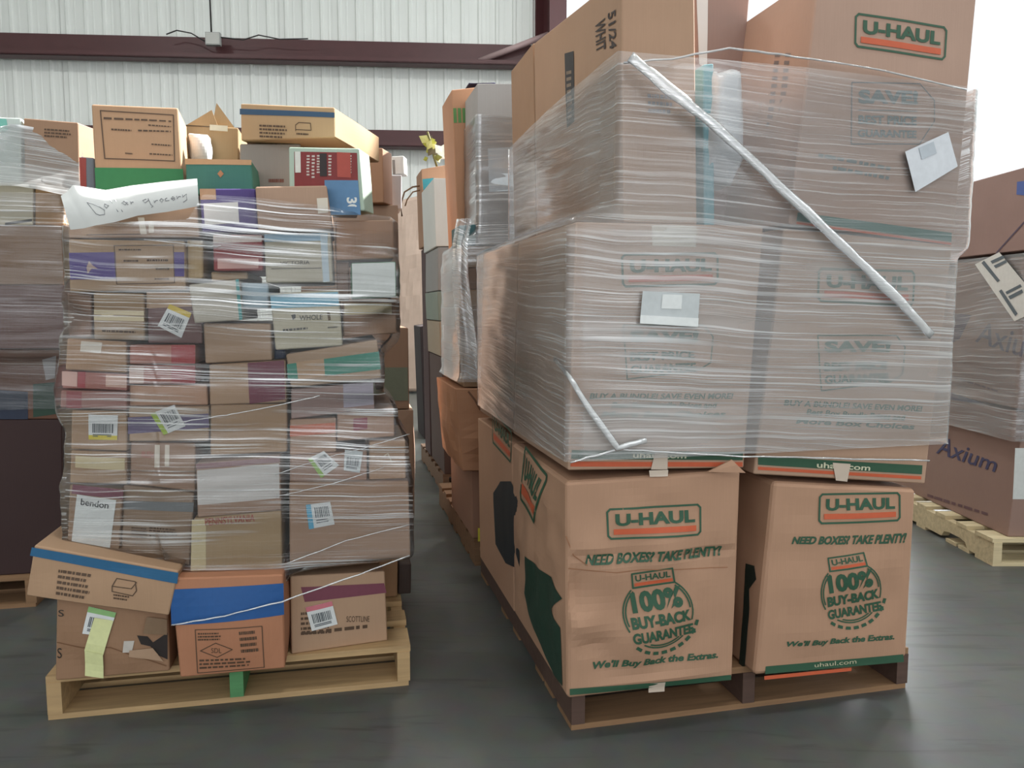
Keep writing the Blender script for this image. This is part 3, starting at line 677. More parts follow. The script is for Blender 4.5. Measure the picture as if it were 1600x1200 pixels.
b = C('plain tan carton peeking out at the left edge', (104, 456, 144, 458, 144, 528, 106, 526), .06, .4, (150, 114, 92), n=5)
b = C('tan carton with a taped seam under the purple-panelled box', (145, 456, 226, 458, 227, 532, 146, 530), .0, .5, (176, 144, 106), n=8); b.line([(146, 492), (226, 494)], 1.5, (120, 92, 68)); b.small_print((160, 514, 212, 516, 212, 522, 160, 520), 1, INK).done(); b.patch((147, 484, 225, 486, 225, 502, 147, 500), plain('clear_tape', (206, 190, 150), .25), 'packing_tape')
b = C('brown-maroon carton with a tilted yellow-topped sticker', (229, 456, 316, 457, 317, 537, 230, 536), .015, .5, (118, 84, 82), n=8); b.patch((229, 456, 316, 457, 316, 478, 229, 482), (176, 148, 122), 'tan_lid', label='tan upper strip'); b.sticker((266, 475, 300, 489, 284, 528, 247, 509), (206, 180, 56), 'top')
b = C('creamy white film-smeared box with a teal edge', (294, 444, 372, 436, 378, 500, 303, 505), -.035, .42, (206, 198, 180), n=6); b.patch((368, 437, 373, 436, 379, 499, 374, 500), (60, 150, 150), label='teal edge')
b = C('cream carton with a light blue band in the middle', (421, 458, 530, 452, 536, 540, 430, 547), -.03, .42, (196, 188, 160), n=8)
b.patch((422, 461, 528, 456, 530, 478, 424, 482), LBLUE, label='light blue band'); b.text('WHOLE', (468, 493, 504, 491, 504, 499, 468, 501), (56, 56, 52), bold=.01); b.small_print((442, 513, 482, 510, 482, 516, 442, 519), 1, (70, 70, 64)); b.small_print((512, 510, 528, 509, 528, 513, 512, 514), 1, (70, 70, 64)).done(); b.poly([(455, 492), (462, 491), (462, 497), (458, 500)], (40, 40, 40)).poly([(511, 488), (515, 487), (517, 500), (513, 501)], (96, 76, 50)).done()
b = C('pale blue packet squeezed between cream cartons', (376, 441, 420, 442, 421, 482, 378, 482), .01, .4, (160, 188, 204), n=5)
b = C('brown carton behind the small white box', (534, 470, 619, 470, 620, 521, 536, 526), .03, .42, (160, 124, 96), n=6); b.patch((538, 474, 612, 474, 612, 490, 538, 492), plain('clear_tape', (206, 190, 150), .25), 'packing_tape')
b = C('small white box with thin green edges', (548, 410, 619, 408, 620, 464, 549, 467), -.03, .25, (96, 152, 112), n=6); b.patch((550, 412, 617, 410, 618, 462, 551, 464), (214, 220, 216), 'white_lid', label='white face inside green edges')
# --- sixth layer
b = C('long tan carton with a purple band and framed print', (106, 373, 289, 376, 291, 453, 108, 456), -.005, .5, (180, 146, 108), n=10)
b.patch((108, 395, 181, 394, 183, 436, 110, 437), PURP, label='purple band'); b.patch((272, 394, 288, 394, 288, 432, 273, 432), PURP, label='purple band'); b.frame_line((179, 384, 271, 383, 273, 442, 183, 444), 1.2, INK)
b.poly([(136, 418), (140, 408), (146, 415), (154, 420), (144, 420), (138, 428)], (176, 152, 142)); b.small_print((186, 388, 226, 388, 226, 393, 186, 393), 1, INK); b.small_print((194, 405, 220, 405, 220, 411, 194, 411), 1, INK); b.small_print((230, 404, 268, 404, 268, 410, 230, 410), 1, INK); b.small_print((244, 418, 268, 418, 268, 423, 244, 423), 1, INK); b.small_print((242, 434, 268, 434, 268, 438, 242, 438), 1, INK).done()
b = C('narrow yellowish carton end beside the purple-banded one', (291, 374, 318, 375, 318, 435, 292, 437), .02, .45, (186, 156, 104), n=4)
b = C('small tan carton with a green edge under the red one', (329, 424, 387, 424, 388, 436, 330, 440), .04, .4, (176, 146, 104), n=4)
b = C('red box with white stripes under the purple carton', (332, 366, 411, 366, 412, 423, 333, 423), .0, .42, (164, 56, 58), n=6); b.patch((333, 368, 409, 368, 409, 378, 333, 380), (218, 204, 198), label='white top stripe'); b.patch((340, 404, 404, 404, 404, 419, 340, 420), (214, 168, 160), label='pale pink stripe')
b = C('cream carton with a pale blue top above the light blue band', (412, 364, 517, 362, 521, 440, 415, 442), -.02, .42, (200, 192, 168), n=8); b.patch((413, 366, 512, 364, 512, 376, 413, 378), (150, 184, 206), label='pale blue top band'); b.patch((500, 364, 511, 364, 515, 440, 505, 441), (186, 204, 214), label='pale blue side strip'); b.text('VICTORIA', (438, 409, 484, 407, 484, 413, 438, 414), (60, 58, 54)); b.line([(424, 420), (502, 419)], 1.4, (90, 84, 70)).done()
b = C('wide brown carton under glossy streaked wrap', (523, 344, 615, 343, 617, 404, 524, 407), .02, .42, (158, 116, 84), n=6)
b = C('narrow brown carton end beside the small white box', (524, 408, 546, 408, 547, 468, 526, 469), .06, .4, (140, 104, 80), n=4)
# --- top layer
b = C('tan carton under the handwritten paper sign', (106, 300, 306, 300, 312, 371, 106, 372), .0, .5, (170, 134, 104), n=8)
b.line([(136, 367), (220, 366)], 1.4, INK).done(); b.patch((216, 340, 226, 340, 230, 366, 220, 366), plain('frosted_tape', (206, 196, 180), .3), 'packing_tape'); b.patch((233, 346, 241, 346, 241, 364, 233, 364), plain('frosted_tape', (206, 196, 180), .3), 'packing_tape')
b = C('carton with a deep purple front and tan corner', (311, 294, 400, 294, 404, 362, 315, 364), .01, .45, (82, 62, 132), n=8); b.patch((312, 295, 337, 295, 338, 312, 313, 312), (180, 142, 112), 'tan_corner'); b.patch((318, 318, 372, 316, 374, 348, 320, 352), plain('frosted_film', (208, 204, 200), .35), 'frosted_patch')
b = C('plain tan carton with a pale tape square beside the purple one', (398, 291, 511, 289, 520, 358, 403, 361), -.03, .42, (184, 146, 118), n=8); b.patch((495, 310, 512, 309, 513, 332, 497, 334), plain('frosted_tape', (206, 196, 180), .3), 'packing_tape')
TOPZ = FL.hit(300, 296, .02).y
b = C('upright tan carton with a framed print and green base band', (142, 162, 279, 168, 288, 300, 150, 300), .16, .24, (186, 144, 104), yaw=17, zb=TOPZ, n=8)
b.patch((148, 262, 286, 264, 288, 300, 150, 300), (44, 122, 72), label='green base band'); b.frame_line((157, 173, 271, 180, 273, 252, 164, 248), 1.6, INK)
b.small_print((162, 182, 268, 188, 268, 192, 162, 188), 1, INK, fill=.95); b.small_print((232, 194, 268, 197, 268, 200, 232, 198), 1, INK); b.small_print((174, 200, 206, 202, 206, 207, 174, 205), 1, INK); b.small_print((216, 202, 268, 204, 268, 208, 216, 207), 1, INK); b.small_print((237, 224, 268, 226, 268, 230, 237, 228), 1, INK); b.small_print((196, 238, 208, 239, 208, 243, 196, 242), 1, INK); b.small_print((234, 239, 270, 241, 270, 245, 234, 243), 1, INK).done()
b = C('small red and grey box beside the green-based carton', (124, 244, 148, 246, 150, 300, 126, 300), .2, .25, (120, 130, 140), zb=TOPZ, n=4); b.patch((124, 246, 135, 247, 136, 300, 126, 300), (150, 62, 54), label='red panel')
b = C('low green carton with a tan rim beside the upright one', (289, 247, 393, 249, 397, 300, 291, 300), .12, .3, (52, 122, 104), zb=TOPZ, n=6); b.patch((289, 248, 393, 250, 393, 258, 289, 257), (190, 148, 106), 'tan_rim', label='tan rim'); b.poly([(345, 266), (350, 272), (345, 278), (340, 272)], (176, 120, 78)).done()
b = C('grey film-wrapped carton under the navy-striped one', (374, 224, 470, 224, 470, 300, 374, 300), .3, .18, (152, 142, 134), zb=TOPZ, n=6); b.small_print((420, 278, 448, 278, 448, 288, 420, 288), 1, (110, 60, 44)).done()
zz = b.z0 + b.H
b = C('tan carton with a navy stripe on top of the stack', (375, 161, 523, 167, 524, 226, 376, 222), .3, .42, (188, 150, 104), yaw=-9, zb=zz, n=8)
b.patch((375, 170, 523, 176, 523, 184, 375, 179), NAVY, label='navy stripe'); b.small_print((406, 194, 450, 196, 450, 218, 406, 216), 4, INK); b.line([(463, 205), (463, 196), (468, 192), (486, 193), (487, 204), (463, 203)], 1.2, INK).small_print((464, 207, 484, 208, 484, 213, 464, 212), 1, INK).done()
b = C('carton under the navy-striped one, mostly hidden by the game box', (470, 232, 560, 300), .34, .3, (160, 124, 96), zb=TOPZ, n=4)
# game box with a printed front
b = C('pale green game box with a red and blue printed front', (450, 229, 562, 231, 570, 336, 452, 336), .06, .1, (182, 204, 184), yaw=-6, zb=TOPZ - .05, n=6, name='game_box')
b.patch((460, 237, 558, 239, 562, 336, 461, 336), (126, 44, 44), 'printed_picture', label='red printed picture'); pic = b.patch((508, 282, 560, 282, 564, 336, 510, 336), (92, 132, 170), 'blue_panel', e=.002); b.patch((527, 238, 548, 239, 549, 278, 528, 277), (170, 74, 62), 'orange_panel', e=.002)
b.patch((461, 237, 470, 237, 471, 270, 462, 270), (214, 214, 206), 'white_panel', e=.002); b.patch((500, 240, 511, 240, 512, 276, 501, 276), (44, 34, 34), 'dark_panel', e=.002); b.poly([(499, 252), (505, 248), (508, 255), (502, 259)], (222, 190, 120))
for xx, hh in ((480, 34), (488, 38), (496, 30), (514, 34), (545, 30)): b.small_print((xx, 242, xx + 5, 242, xx + 5, 242 + hh, xx, 242 + hh), 7, (214, 208, 200))
b.text('30', (558, 308, 559, 330, 543, 331, 542, 309), (226, 228, 224), bold=.03).done()
# open carton with raised flaps behind
b = C('open carton with raised flaps behind the green tray', (288, 195, 373, 199, 374, 300, 289, 300), .45, .3, (176, 142, 92), zb=TOPZ, n=5)
zt_ = b.H
for nm, pts in (('flap', [(-.5, 0, 0), (.15, 0, 0), (.05, -.03, .05), (-.42, -.02, .0)]), ('flap', [(.0, .1, 0), (.5, .1, -.01), (.1, .14, .085)]), ('flap', [(-.5, .9, 0), (.3, .9, 0), (.1, 1.0, .06), (-.3, 1.0, .05)])):
    V = [(x * b.W, y * .3, zt_ + z) for x, y, z in pts]; V += [(x, y + .004, z) for x, y, z in V]; n_ = len(pts)
    mesh_obj(nm, V, [tuple(range(n_)), tuple(range(2 * n_ - 1, n_ - 1, -1))] + [(i, n_ + i, n_ + (i + 1) % n_, (i + 1) % n_) for i in range(n_)], cardboard((176, 142, 92)), b.ob)
b.patch((328, 195, 356, 197, 356, 206, 328, 204), (206, 200, 178), 'paper_label', e=.004)
b = C('crumpled white packet tucked between the upright cartons', (293, 207, 326, 210, 327, 250, 298, 252), .38, .05, (224, 226, 226), bulge=.015, crush=.012, n=8, name='white_packet', cat='packet', zb=None)
# ---- paper sign
def sign():
    top = [(95, 306), (104, 300), (114, 289), (165, 297), (205, 290), (255, 284), (308, 279)]; bot = [(110, 359), (130, 357), (150, 352), (180, 347), (215, 337), (262, 331), (311, 322)]
    def samp(P, t):
        q = t * (len(P) - 1); i = min(len(P) - 2, int(q)); return Vector(P[i]).lerp(Vector(P[i + 1]), q - i)
    def pos(a, t, e=0.0):
        p = samp(bot, a).lerp(samp(top, a), t); w = -.045 - .02 * math.sin(a * 5) - .05 * max(0, .2 - a) + .05 * max(0, t - .75) - .012 * math.sin(math.pi * t) - e
        h = FL.hit(p.x, p.y, w); return FL.world(h.x, w, h.y)
    base = pos(.5, 0); V = []; F = []; nx, nz = 36, 12
    for e in (0, -.0012):
        for k in range(nz + 1):
            for i in range(nx + 1): V.append(pos(i / nx, k / nz, e) - base)
    S = (nx + 1) * (nz + 1)
    for k in range(nz):
        for i in range(nx):
            q = (k * (nx + 1) + i, k * (nx + 1) + i + 1, (k + 1) * (nx + 1) + i + 1, (k + 1) * (nx + 1) + i); F.append(q); F.append(tuple(j + S for j in q[::-1]))
    o = mesh_obj('paper_sign', V, F, M_PAPER, None, True); o.location = base; tag(o, 'curled white paper sign with faint handwriting on the mixed cartons', 'sign')
    ST = [[(139, 317), (143, 334), (147, 336), (157, 335), (160, 328), (152, 322), (139, 315)], [(166, 318), (162, 322), (166, 325), (170, 321), (166, 318)],
          [(175, 313), (182, 331)], [(182, 312), (189, 331)], [(196, 314), (191, 317), (195, 320), (199, 316), (196, 314), (199, 320)], [(203, 314), (204, 319), (206, 315), (209, 316)],
          [(228, 311), (223, 313), (226, 317), (231, 313), (230, 310), (233, 320), (236, 322), (233, 324)], [(240, 313), (241, 317), (243, 313), (246, 313)], [(252, 310), (248, 313), (252, 316), (255, 312), (252, 310)],
          [(262, 309), (258, 311), (259, 314), (264, 313)], [(267, 311), (272, 309), (269, 307), (266, 310), (269, 313), (273, 311)], [(276, 306), (277, 311), (279, 307), (282, 307)], [(284, 304), (286, 308), (291, 303), (290, 312), (286, 316)]]
    g = Geo(); T = [(p, p) for p in ()]
    def inv(x, y):
        best = None
        for i in range(101):
            a = i / 100; tp, bt = samp(top, a), samp(bot, a); d = abs(lerp(bt.x, tp.x, .5) - x)
            if best is None or d < best[0]: best = (d, a)
        a = best[1]; tp, bt = samp(top, a), samp(bot, a); return a, (bt.y - y) / (bt.y - tp.y)
    for s_ in ST: g.tube([pos(*inv(x, y), .0008) - base for x, y in s_], .0011, 4)
    h = g.obj('handwriting', ink((150, 152, 156)), o); h['label'] = 'faint grey handwriting'
sign()
for b in LST: b.done()
# ---- stretch wrap round the mixed cartons
FILM_L = film_mat('stretch_film_clear', .01, .8, .05, 0.05, .3)
def plx(P):
    Q = [(FL.hit(x, y, 0).x, FL.hit(x, y, 0).y) for x, y in P]
    def f(x):
        if x <= Q[0][0]: return Q[0][1]
        for a, c in zip(Q[:-1], Q[1:]):
            if x <= c[0]: return lerp(a[1], c[1], (x - a[0]) / max(1e-6, c[0] - a[0]))
        return Q[-1][1]
    return f
lo_ = plx([(90, 872), (258, 892), (270, 972), (440, 950), (640, 866)]); hi_ = plx([(95, 352), (300, 345), (322, 306), (400, 312), (515, 328), (620, 338)])
wl = [b for b in LST[6:] if b.z0 < TOPZ - .06]
wrapL = wrap('stretch_wrap', 'clear stretch wrap around the mixed cartons on the left pallet', wl, FL, lo_, hi_, FILM_L, lambda x, y, z: .75 + .5 * max(0, min(1, (x - .35) / .3)), skew=-.08, amp=.003, off=.013)
FILM_ROPE = film_mat('stretch_film_gathered', .5, .35, .2, 0.0, .4)
def rope(par, pts, r, fr, flat=1.0, w=-.03):
    P = [fr.world(*(lambda h, ww: (h.x, ww, h.y))(fr.hit(x, y, ww), ww)) for x, y, ww in [(p[0], p[1], p[2] if len(p) > 2 else w) for p in pts]]
    # extra points for a slightly wavy rope
    Q = []
    for a, c in zip(P[:-1], P[1:]):
        for k in range(5): Q.append(a.lerp(c, k / 5) + Vector((0, 0, .0025 * mnoise.noise(a * 9 + Vector((k, 0, 0))))))
    Q.append(P[-1]); rr = [r * (.75 + .5 * abs(mnoise.noise(p * 7))) for p in Q]
    o = strand(par, 'gathered_film_strand', Q, rr, FILM_ROPE, flat); film_attr(o); return o
rope(wrapL, [(268, 977), (352, 962), (440, 940), (540, 905), (640, 868)], 0.0024, FL, w=-.105)
rope(wrapL, [(290, 384, -.05), (318, 384), (345, 384)], 0.0015, FL, w=-.05); rope(wrapL, [(225, 374), (290, 381), (340, 386)], 0.0013, FL, w=-.05)
rope(wrapL, [(280, 660), (330, 652), (370, 646), (440, 632), (500, 618)], 0.0018, FL, w=-.055); rope(wrapL, [(430, 742), (500, 718), (570, 700), (640, 678)], 0.0013, FL, w=-.05)
rope(wrapL, [(432, 776), (520, 756), (600, 730)], 0.0013, FL, w=-.05); rope(wrapL, [(440, 884), (540, 845), (640, 820)], 0.0017, FL, w=-.05)

# ================================================================== the moving boxes on the right pallet
GRE, ORA = (46, 84, 62), (196, 92, 58)
UC = (188, 142, 108)
def logo(b, q, face='F', tan=UC, border=True):
    Q = [Vector(p) for p in quadof(q)]
    def sub(a0, b0, a1, b1): return sum([[*(Q[0].lerp(Q[1], a).lerp(Q[3].lerp(Q[2], a), t))] for a, t in ((a0, b0), (a1, b0), (a1, b1), (a0, b1))], [])
    def P(a, t): return tuple(Q[0].lerp(Q[1], a).lerp(Q[3].lerp(Q[2], a), t))
    if border: b.line([P(.03, .0), P(.97, .0), P(1, .1), P(1, .9), P(.97, 1), P(.03, 1), P(0, .9), P(0, .1)], max(1.6, (Q[3] - Q[0]).length * .07), GRE, face, True)
    b.text('U-HAUL', sub(.08, .16, .94, .58), GRE, face, bold=.045); b.patch(sub(.06, .68, .95, .87), ORA, 'orange_bar', face, .002)
def seal(b, cx, cy, r):
    th = R(-9)
    def P(x, y): return (cx + r * (x * math.cos(th) - y * math.sin(th)), cy + r * (x * math.sin(th) + y * math.cos(th)))
    def q(x0, y0, x1, y1): return sum([list(P(*p)) for p in ((x0, y0), (x1, y0), (x1, y1), (x0, y1))], [])
    for rr, a0, a1 in ((1.0, -52, 20), (1.0, 156, 232), (.93, -50, 4), (.93, 164, 230), (1.0, 52, 124), (.93, 58, 118)):
        b.line([P(rr * math.cos(R(a)), rr * math.sin(R(a))) for a in range(a0, a1 + 1, 8)], r * .045, GRE)
    b.line(quadof(q(-.58, -1.22, .58, -1.22 + .0) ) [:2] + [P(.6, -.8), P(-.6, -.8)], r * .05, GRE, 'F', True)
    b.text('U-HAUL', q(-.5, -1.16, .5, -.97), GRE, bold=.03); b.patch(q(-.54, -.93, .55, -.84), ORA, 'orange_bar', 'F', .002)
    b.text('100%', q(-.72, -.68, .74, -.08), GRE, bold=.05); b.text('BUY-BACK', q(-.82, .02, .92, .36), GRE, bold=.05); b.text('GUARANTEE.', q(-.86, .46, 1.02, .78), GRE, bold=.045)
    for k in range(9):
        a = R(128 - 13 * k); b.poly([P((1.13 + d1) * math.cos(a + da), (1.13 + d1) * math.sin(a + da)) for d1, da in ((0, .07), (0, -.07), (.1, -.07), (.1, .07))], GRE)
RST = []
def U(label, q, w, depth, mat=UC, **kw):
    kw.setdefault('frame', FR); kw.setdefault('group', 'moving boxes on the right pallet'); kw.setdefault('n', 14)
    b = Carton(kw.pop('name', 'moving_box'), label, q, w, depth, mat, **kw); RST.append(b); return b
ub1 = U('dented tan moving box at the bottom beside the aisle', (884, 752, 1159, 734, 1146, 1062, 886, 1093), -.066, .6, zb=DECK, bulge=.012, crush=.014, n=30, rnd=.01, dents=((-.24, .30, .03, .05, -.022), (-.2, .38, .14, .012, -.008), (-.22, .2, .05, .03, .012), (-.17, .14, .04, .02, -.01), (.15, .37, .2, .008, -.006), (.0, .02, .3, .02, .01)))
logo(ub1, (947, 795, 1094, 788, 1093, 834, 948, 840)); ub1.text('NEED BOXES? TAKE PLENTY!', (913, 865, 1127, 852, 1127, 868, 912, 882), GRE, bold=.045, shear=.25); seal(ub1, 1026, 955, 54)
ub1.text("We'll Buy Back the Extras.", (926, 1034, 1121, 1016, 1121, 1030, 926, 1049), GRE, bold=.04, shear=.2)
ub1.line([(888, 888), (960, 892), (1000, 888), (1136, 886)], 1.2, (150, 104, 74)); ub1.line([(870 + 14, 838), (896, 868), (916, 882)], 1.6, (150, 104, 74))
ub1.patch((890, 1076, 1142, 1054, 1142, 1062, 890, 1086), GRE, label='dark green bottom band')
logo(ub1, (823, 698, 858, 744, 838, 816, 818, 778), 'L'); CR = lambda P: [(740 + x / 2.4, 660 + y / 2.4) for x, y in P]
ub1.poly(CR([(212, 500), (250, 540), (300, 580), (338, 660), (300, 700), (330, 770), (330, 990), (300, 950), (250, 830), (212, 720), (195, 640)]), (30, 58, 46), 'L')
ub1.patch((1014, 735, 1044, 734, 1043, 744, 1015, 745), plain('shiny_tape', (206, 190, 174), .18), 'packing_tape'); ub1.patch((1013, 1066, 1038, 1064, 1038, 1080, 1013, 1082), plain('shiny_tape', (206, 190, 174), .18), 'packing_tape')
# torn flap under the tape
fp = [ub1.pt(x, y) for x, y in ((1100, 735), (1135, 715), (1140, 722), (1150, 733))]
mesh_obj('torn_flap', [(p.x, -.02 - .01 * k, p.y) for k, p in enumerate(fp)] + [(p.x, -.016 - .01 * k, p.y) for k, p in enumerate(fp)], [(0, 3, 2, 1), (4, 5, 6, 7), (0, 1, 5, 4), (1, 2, 6, 5), (2, 3, 7, 6), (3, 0, 4, 7)], cardboard(UC), ub1.ob)
ub2 = U('tan moving box at the bottom on the corner away from the aisle', (1208, 752, 1433, 763, 1418, 1026, 1178, 1063), -.06, .6, zb=DECK, bulge=.01, crush=.008, n=20, rnd=.012)
logo(ub2, (1280, 772, 1405, 770, 1404, 812, 1278, 817)); ub2.text('NEED BOXES? TAKE PLENTY!', (1237, 838, 1416, 832, 1414, 848, 1236, 850), GRE, bold=.045, shear=.25); seal(ub2, 1327, 924, 48)
ub2.text("We'll Buy Back the Extras.", (1228, 1001, 1396, 988, 1396, 1001, 1227, 1012), GRE, bold=.04, shear=.2)
ub2.patch((1196, 1041, 1411, 1022, 1412, 1034, 1195, 1053), GRE, label='dark green bottom band'); ub2.text('uhaul.com', (1272, 1036, 1337, 1029, 1337, 1036, 1272, 1042), (196, 190, 160), e=.003); ub2.patch((1194, 1056, 1330, 1043, 1330, 1048, 1194, 1062), ORA, label='orange bottom band')
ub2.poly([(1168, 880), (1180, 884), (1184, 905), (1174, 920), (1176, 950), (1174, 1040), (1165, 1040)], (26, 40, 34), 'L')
ub3 = U('tan moving box at the bottom behind the dented one', None, .55, .6, dims=ub1.dims(), n=10)
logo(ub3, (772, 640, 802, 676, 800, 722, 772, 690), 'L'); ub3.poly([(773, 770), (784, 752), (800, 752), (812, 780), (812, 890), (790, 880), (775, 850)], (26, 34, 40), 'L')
T2Z = max(ub1.z0 + ub1.H, ub2.z0 + ub2.H) - .012
def tier2(label, q, w, lg, tg, tx, st=None):
    b = U(label, q, w, .6, (192, 152, 122), bulge=.01, crush=.005, n=16)
    logo(b, lg)
    x0, y0, x1, y1 = tg
    b.line([(x0, y0), (x1 - 14, y0), (x1, y0 + 18), (x1 - 4, y1 - 26), (x1 - 24, y1 - 14), (x0 + 6, y1)], 2, GRE, 'F', True)
    b.text('SAVE!', (x0 + 10, y0 + 8, x1 - 22, y0 + 8, x1 - 24, y0 + 26, x0 + 10, y0 + 26), GRE, bold=.05); b.text('BEST PRICE', (x0 + 10, y0 + 42, x1 - 30, y0 + 40, x1 - 30, y0 + 52, x0 + 10, y0 + 56), GRE, bold=.04); b.text('GUARANTEE', (x0 + 11, y0 + 62, x1 - 28, y0 + 58, x1 - 28, y0 + 72, x0 + 11, y0 + 76), GRE, bold=.04)
    for k, t in enumerate(('BUY A BUNDLE! SAVE EVEN MORE!', 'Best Box Bundle Prices and', 'More Box Choices')):
        xa, xb, ya = tx[0] + (0, 34, 18)[k], tx[1] - (0, 26, 12)[k], tx[2] + 14 * k; b.text(t, (xa, ya, xb, ya + tx[3], xb, ya + 9 + tx[3], xa, ya + 9), GRE, bold=.03, shear=.2)
    return b
ut1 = tier2('wrapped tan moving box with a white sticker, middle layer beside the aisle', (899, 346, 1194, 352, 1163, 731, 887, 735), -.06, (971, 398, 1120, 396, 1119, 444, 972, 448), (972, 508, 1112, 592), (920, 1145, 614, 0))
ut1.patch((893, 703, 1161, 706, 1160, 719, 892, 717), GRE, label='dark green bottom band'); ut1.text('uhaul.com', (988, 706, 1072, 707, 1071, 716, 988, 715), (206, 204, 176), bold=.02, e=.003); ut1.patch((892, 721, 1160, 722, 1160, 729, 891, 729), ORA, label='orange bottom band')
st = ut1.sticker((998, 455, 1086, 459, 1083, 511, 993, 505), None, bars=False, white=(196, 202, 204), name='shipping_sticker', label='white shipping sticker', e=.021); ut1.patch((1028, 460, 1058, 461, 1057, 483, 1026, 482), (226, 230, 230), 'sticker_square', parent=st, e=.0225); ut1.patch((994, 492, 1084, 497, 1083, 510, 993, 505), (228, 232, 232), 'sticker_strip', parent=st, e=.0225)
ut1.patch((1018, 352, 1088, 353, 1086, 386, 1018, 384), plain('frosted_tape', (206, 196, 180), .3), 'packing_tape'); ut1.patch((1022, 706, 1042, 706, 1042, 733, 1016, 733), plain('shiny_tape', (206, 190, 174), .18), 'packing_tape', e=.004)
ut2 = tier2('wrapped tan moving box in the middle layer on the corner away from the aisle', (1224, 356, 1489, 382, 1446, 756, 1177, 741), -.058, (1278, 420, 1428, 424, 1424, 478, 1276, 470), (1274, 524, 1412, 610), (1222, 1440, 624, 10))
ut2.patch((1184, 712, 1441, 727, 1440, 741, 1184, 726), GRE, label='dark green bottom band'); ut2.text('uhaul.com', (1274, 721, 1358, 726, 1357, 735, 1274, 730), (206, 204, 176), bold=.02, e=.003); ut2.patch((1184, 729, 1439, 744, 1439, 749, 1184, 734), ORA, label='orange bottom band')
ut2.patch((1298, 722, 1326, 724, 1322, 752, 1304, 750), plain('shiny_tape', (206, 190, 174), .18), 'packing_tape', e=.004)
for b in (ub1, ub2, ub3, ut1, ut2): b.done()
ut3 = U('wrapped tan moving box in the middle layer behind the aisle one', None, .555, .58, (170, 134, 108), dims=ut1.dims(), n=8)
# top layer
ua = U('plain brown carton with black lettering on its side, top layer by the aisle', (970, -42, 1086, -36, 1090, 346, 974, 346), -.03, .85, (178, 138, 106), n=12, zb=ut1.z0 + ut1.H, dzb=.1, name='cardboard_box')
ua.text('51/24', (966, 14, 966, 74, 956, 78, 954, 22), (50, 38, 36), 'L', bold=.02); ua.text('WHIT', (950, 28, 950, 76, 936, 84, 934, 36), (50, 38, 36), 'L', bold=.02); ua.patch((886, 84, 900, 80, 900, 190, 888, 200), (48, 44, 46), 'black_print_panel', 'L'); ua.small_print((889, 110, 897, 108, 897, 185, 890, 190), 8, (150, 130, 112), 'L')
ua.small_print((1010, 145, 1055, 148, 1052, 182, 1012, 180), 3, (120, 116, 120)); ua.done()
ug = U('tan moving box in the top layer with a leaning white sticker', (1279, -45, 1528, -20, 1490, 382, 1232, 350), -.06, .5, (190, 152, 130), bulge=.008, n=14, zb=None)
logo(ug, (1336, 22, 1478, 44, 1474, 94, 1334, 73)); ug.line([(1328, 130), (1434, 132), (1458, 158), (1458, 190), (1434, 226), (1327, 226)], 1.6, (96, 108, 112), 'F', True)
G2 = (110, 122, 122); ug.text('SAVE!', (1338, 141, 1431, 143, 1431, 165, 1338, 163), G2, bold=.05); ug.line([(1338, 173), (1430, 175)], 1.5, G2); ug.text('BEST PRICE', (1338, 181, 1429, 183, 1429, 197, 1338, 195), G2, bold=.04); ug.text('GUARANTEE', (1337, 203, 1429, 205, 1429, 217, 1337, 215), G2, bold=.04)
ug.small_print((1278, 238, 1400, 262, 1398, 272, 1276, 248), 1, G2); ug.small_print((1300, 258, 1396, 276, 1394, 286, 1298, 268), 1, G2)
ug.patch((1246, 332, 1487, 364, 1486, 378, 1244, 345), (70, 112, 104), label='dark green bottom band'); ug.patch((1244, 347, 1486, 380, 1486, 383, 1244, 350), ORA, label='orange bottom band')
st = ug.sticker((1403, 240, 1472, 209, 1487, 262, 1420, 302), None, bars=False, white=(214, 218, 224), name='shipping_sticker', label='leaning white sticker', e=.021); ug.patch((1424, 234, 1448, 224, 1453, 242, 1429, 252), (184, 192, 200), 'sticker_square', parent=st, e=.0225)
for xx in (1222, 1206): ug.small_print((xx, 80, xx + 9, 80, xx + 3, 250, xx - 6, 250), 14, (120, 112, 112), 'L')
ug.done()
ub_ = U('brown carton at the back of the top layer by the aisle', None, .84, .34, (176, 134, 98), n=8, dims=ua.dims(0, FR.hit_x(800, 104, ua.cx + ua.TL.x).y - (ua.z0 + ua.H)), name='cardboard_box')
# teal folder and stuffed plastic bag between the two top boxes
tf = U('teal folder edge squeezed between the two top boxes', (1098, 100, 1116, 98, 1118, 340, 1100, 340), .05, .3, (60, 150, 166), n=4, zb=ut1.z0 + ut1.H, name='teal_folder', cat='folder')
def bag(label, fr, px, py, rx, rz, ry, w, mat, seed, name='plastic_bag', zb=None, cat='bag'):
    h = fr.hit(px, py, w); V = []; F = []; nu, nv = 22, 16
    for k in range(nv + 1):
        ph = math.pi * k / nv
        for i in range(nu):
            t = 2 * math.pi * i / nu; sx, sy, sz = math.cos(t) * math.sin(ph), math.sin(t) * math.sin(ph), -math.cos(ph)
            f = lambda q: math.copysign(abs(q) ** .55, q); r = 1 + .16 * mnoise.noise(Vector((sx * 2.2 + seed, sy * 2.2, sz * 2.2))) + .07 * mnoise.noise(Vector((sx * 6 + seed, sy * 6, sz * 6)))
            V.append((f(sx) * rx * r, f(sy) * ry * r, f(sz) * rz * r))
    z0 = min(v[2] for v in V); V = [(x, y, z - z0) for x, y, z in V]
    for k in range(nv):
        for i in range(nu): F.append((k * nu + i, k * nu + (i + 1) % nu, (k + 1) * nu + (i + 1) % nu, (k + 1) * nu + i))
    o = mesh_obj(name, V, F, mat, None, True); o.location = fr.world(h.x, w + ry, zb if zb is not None else h.y + z0); o.rotation_euler = (0, 0, fr.yaw); tag(o, label, cat); return o
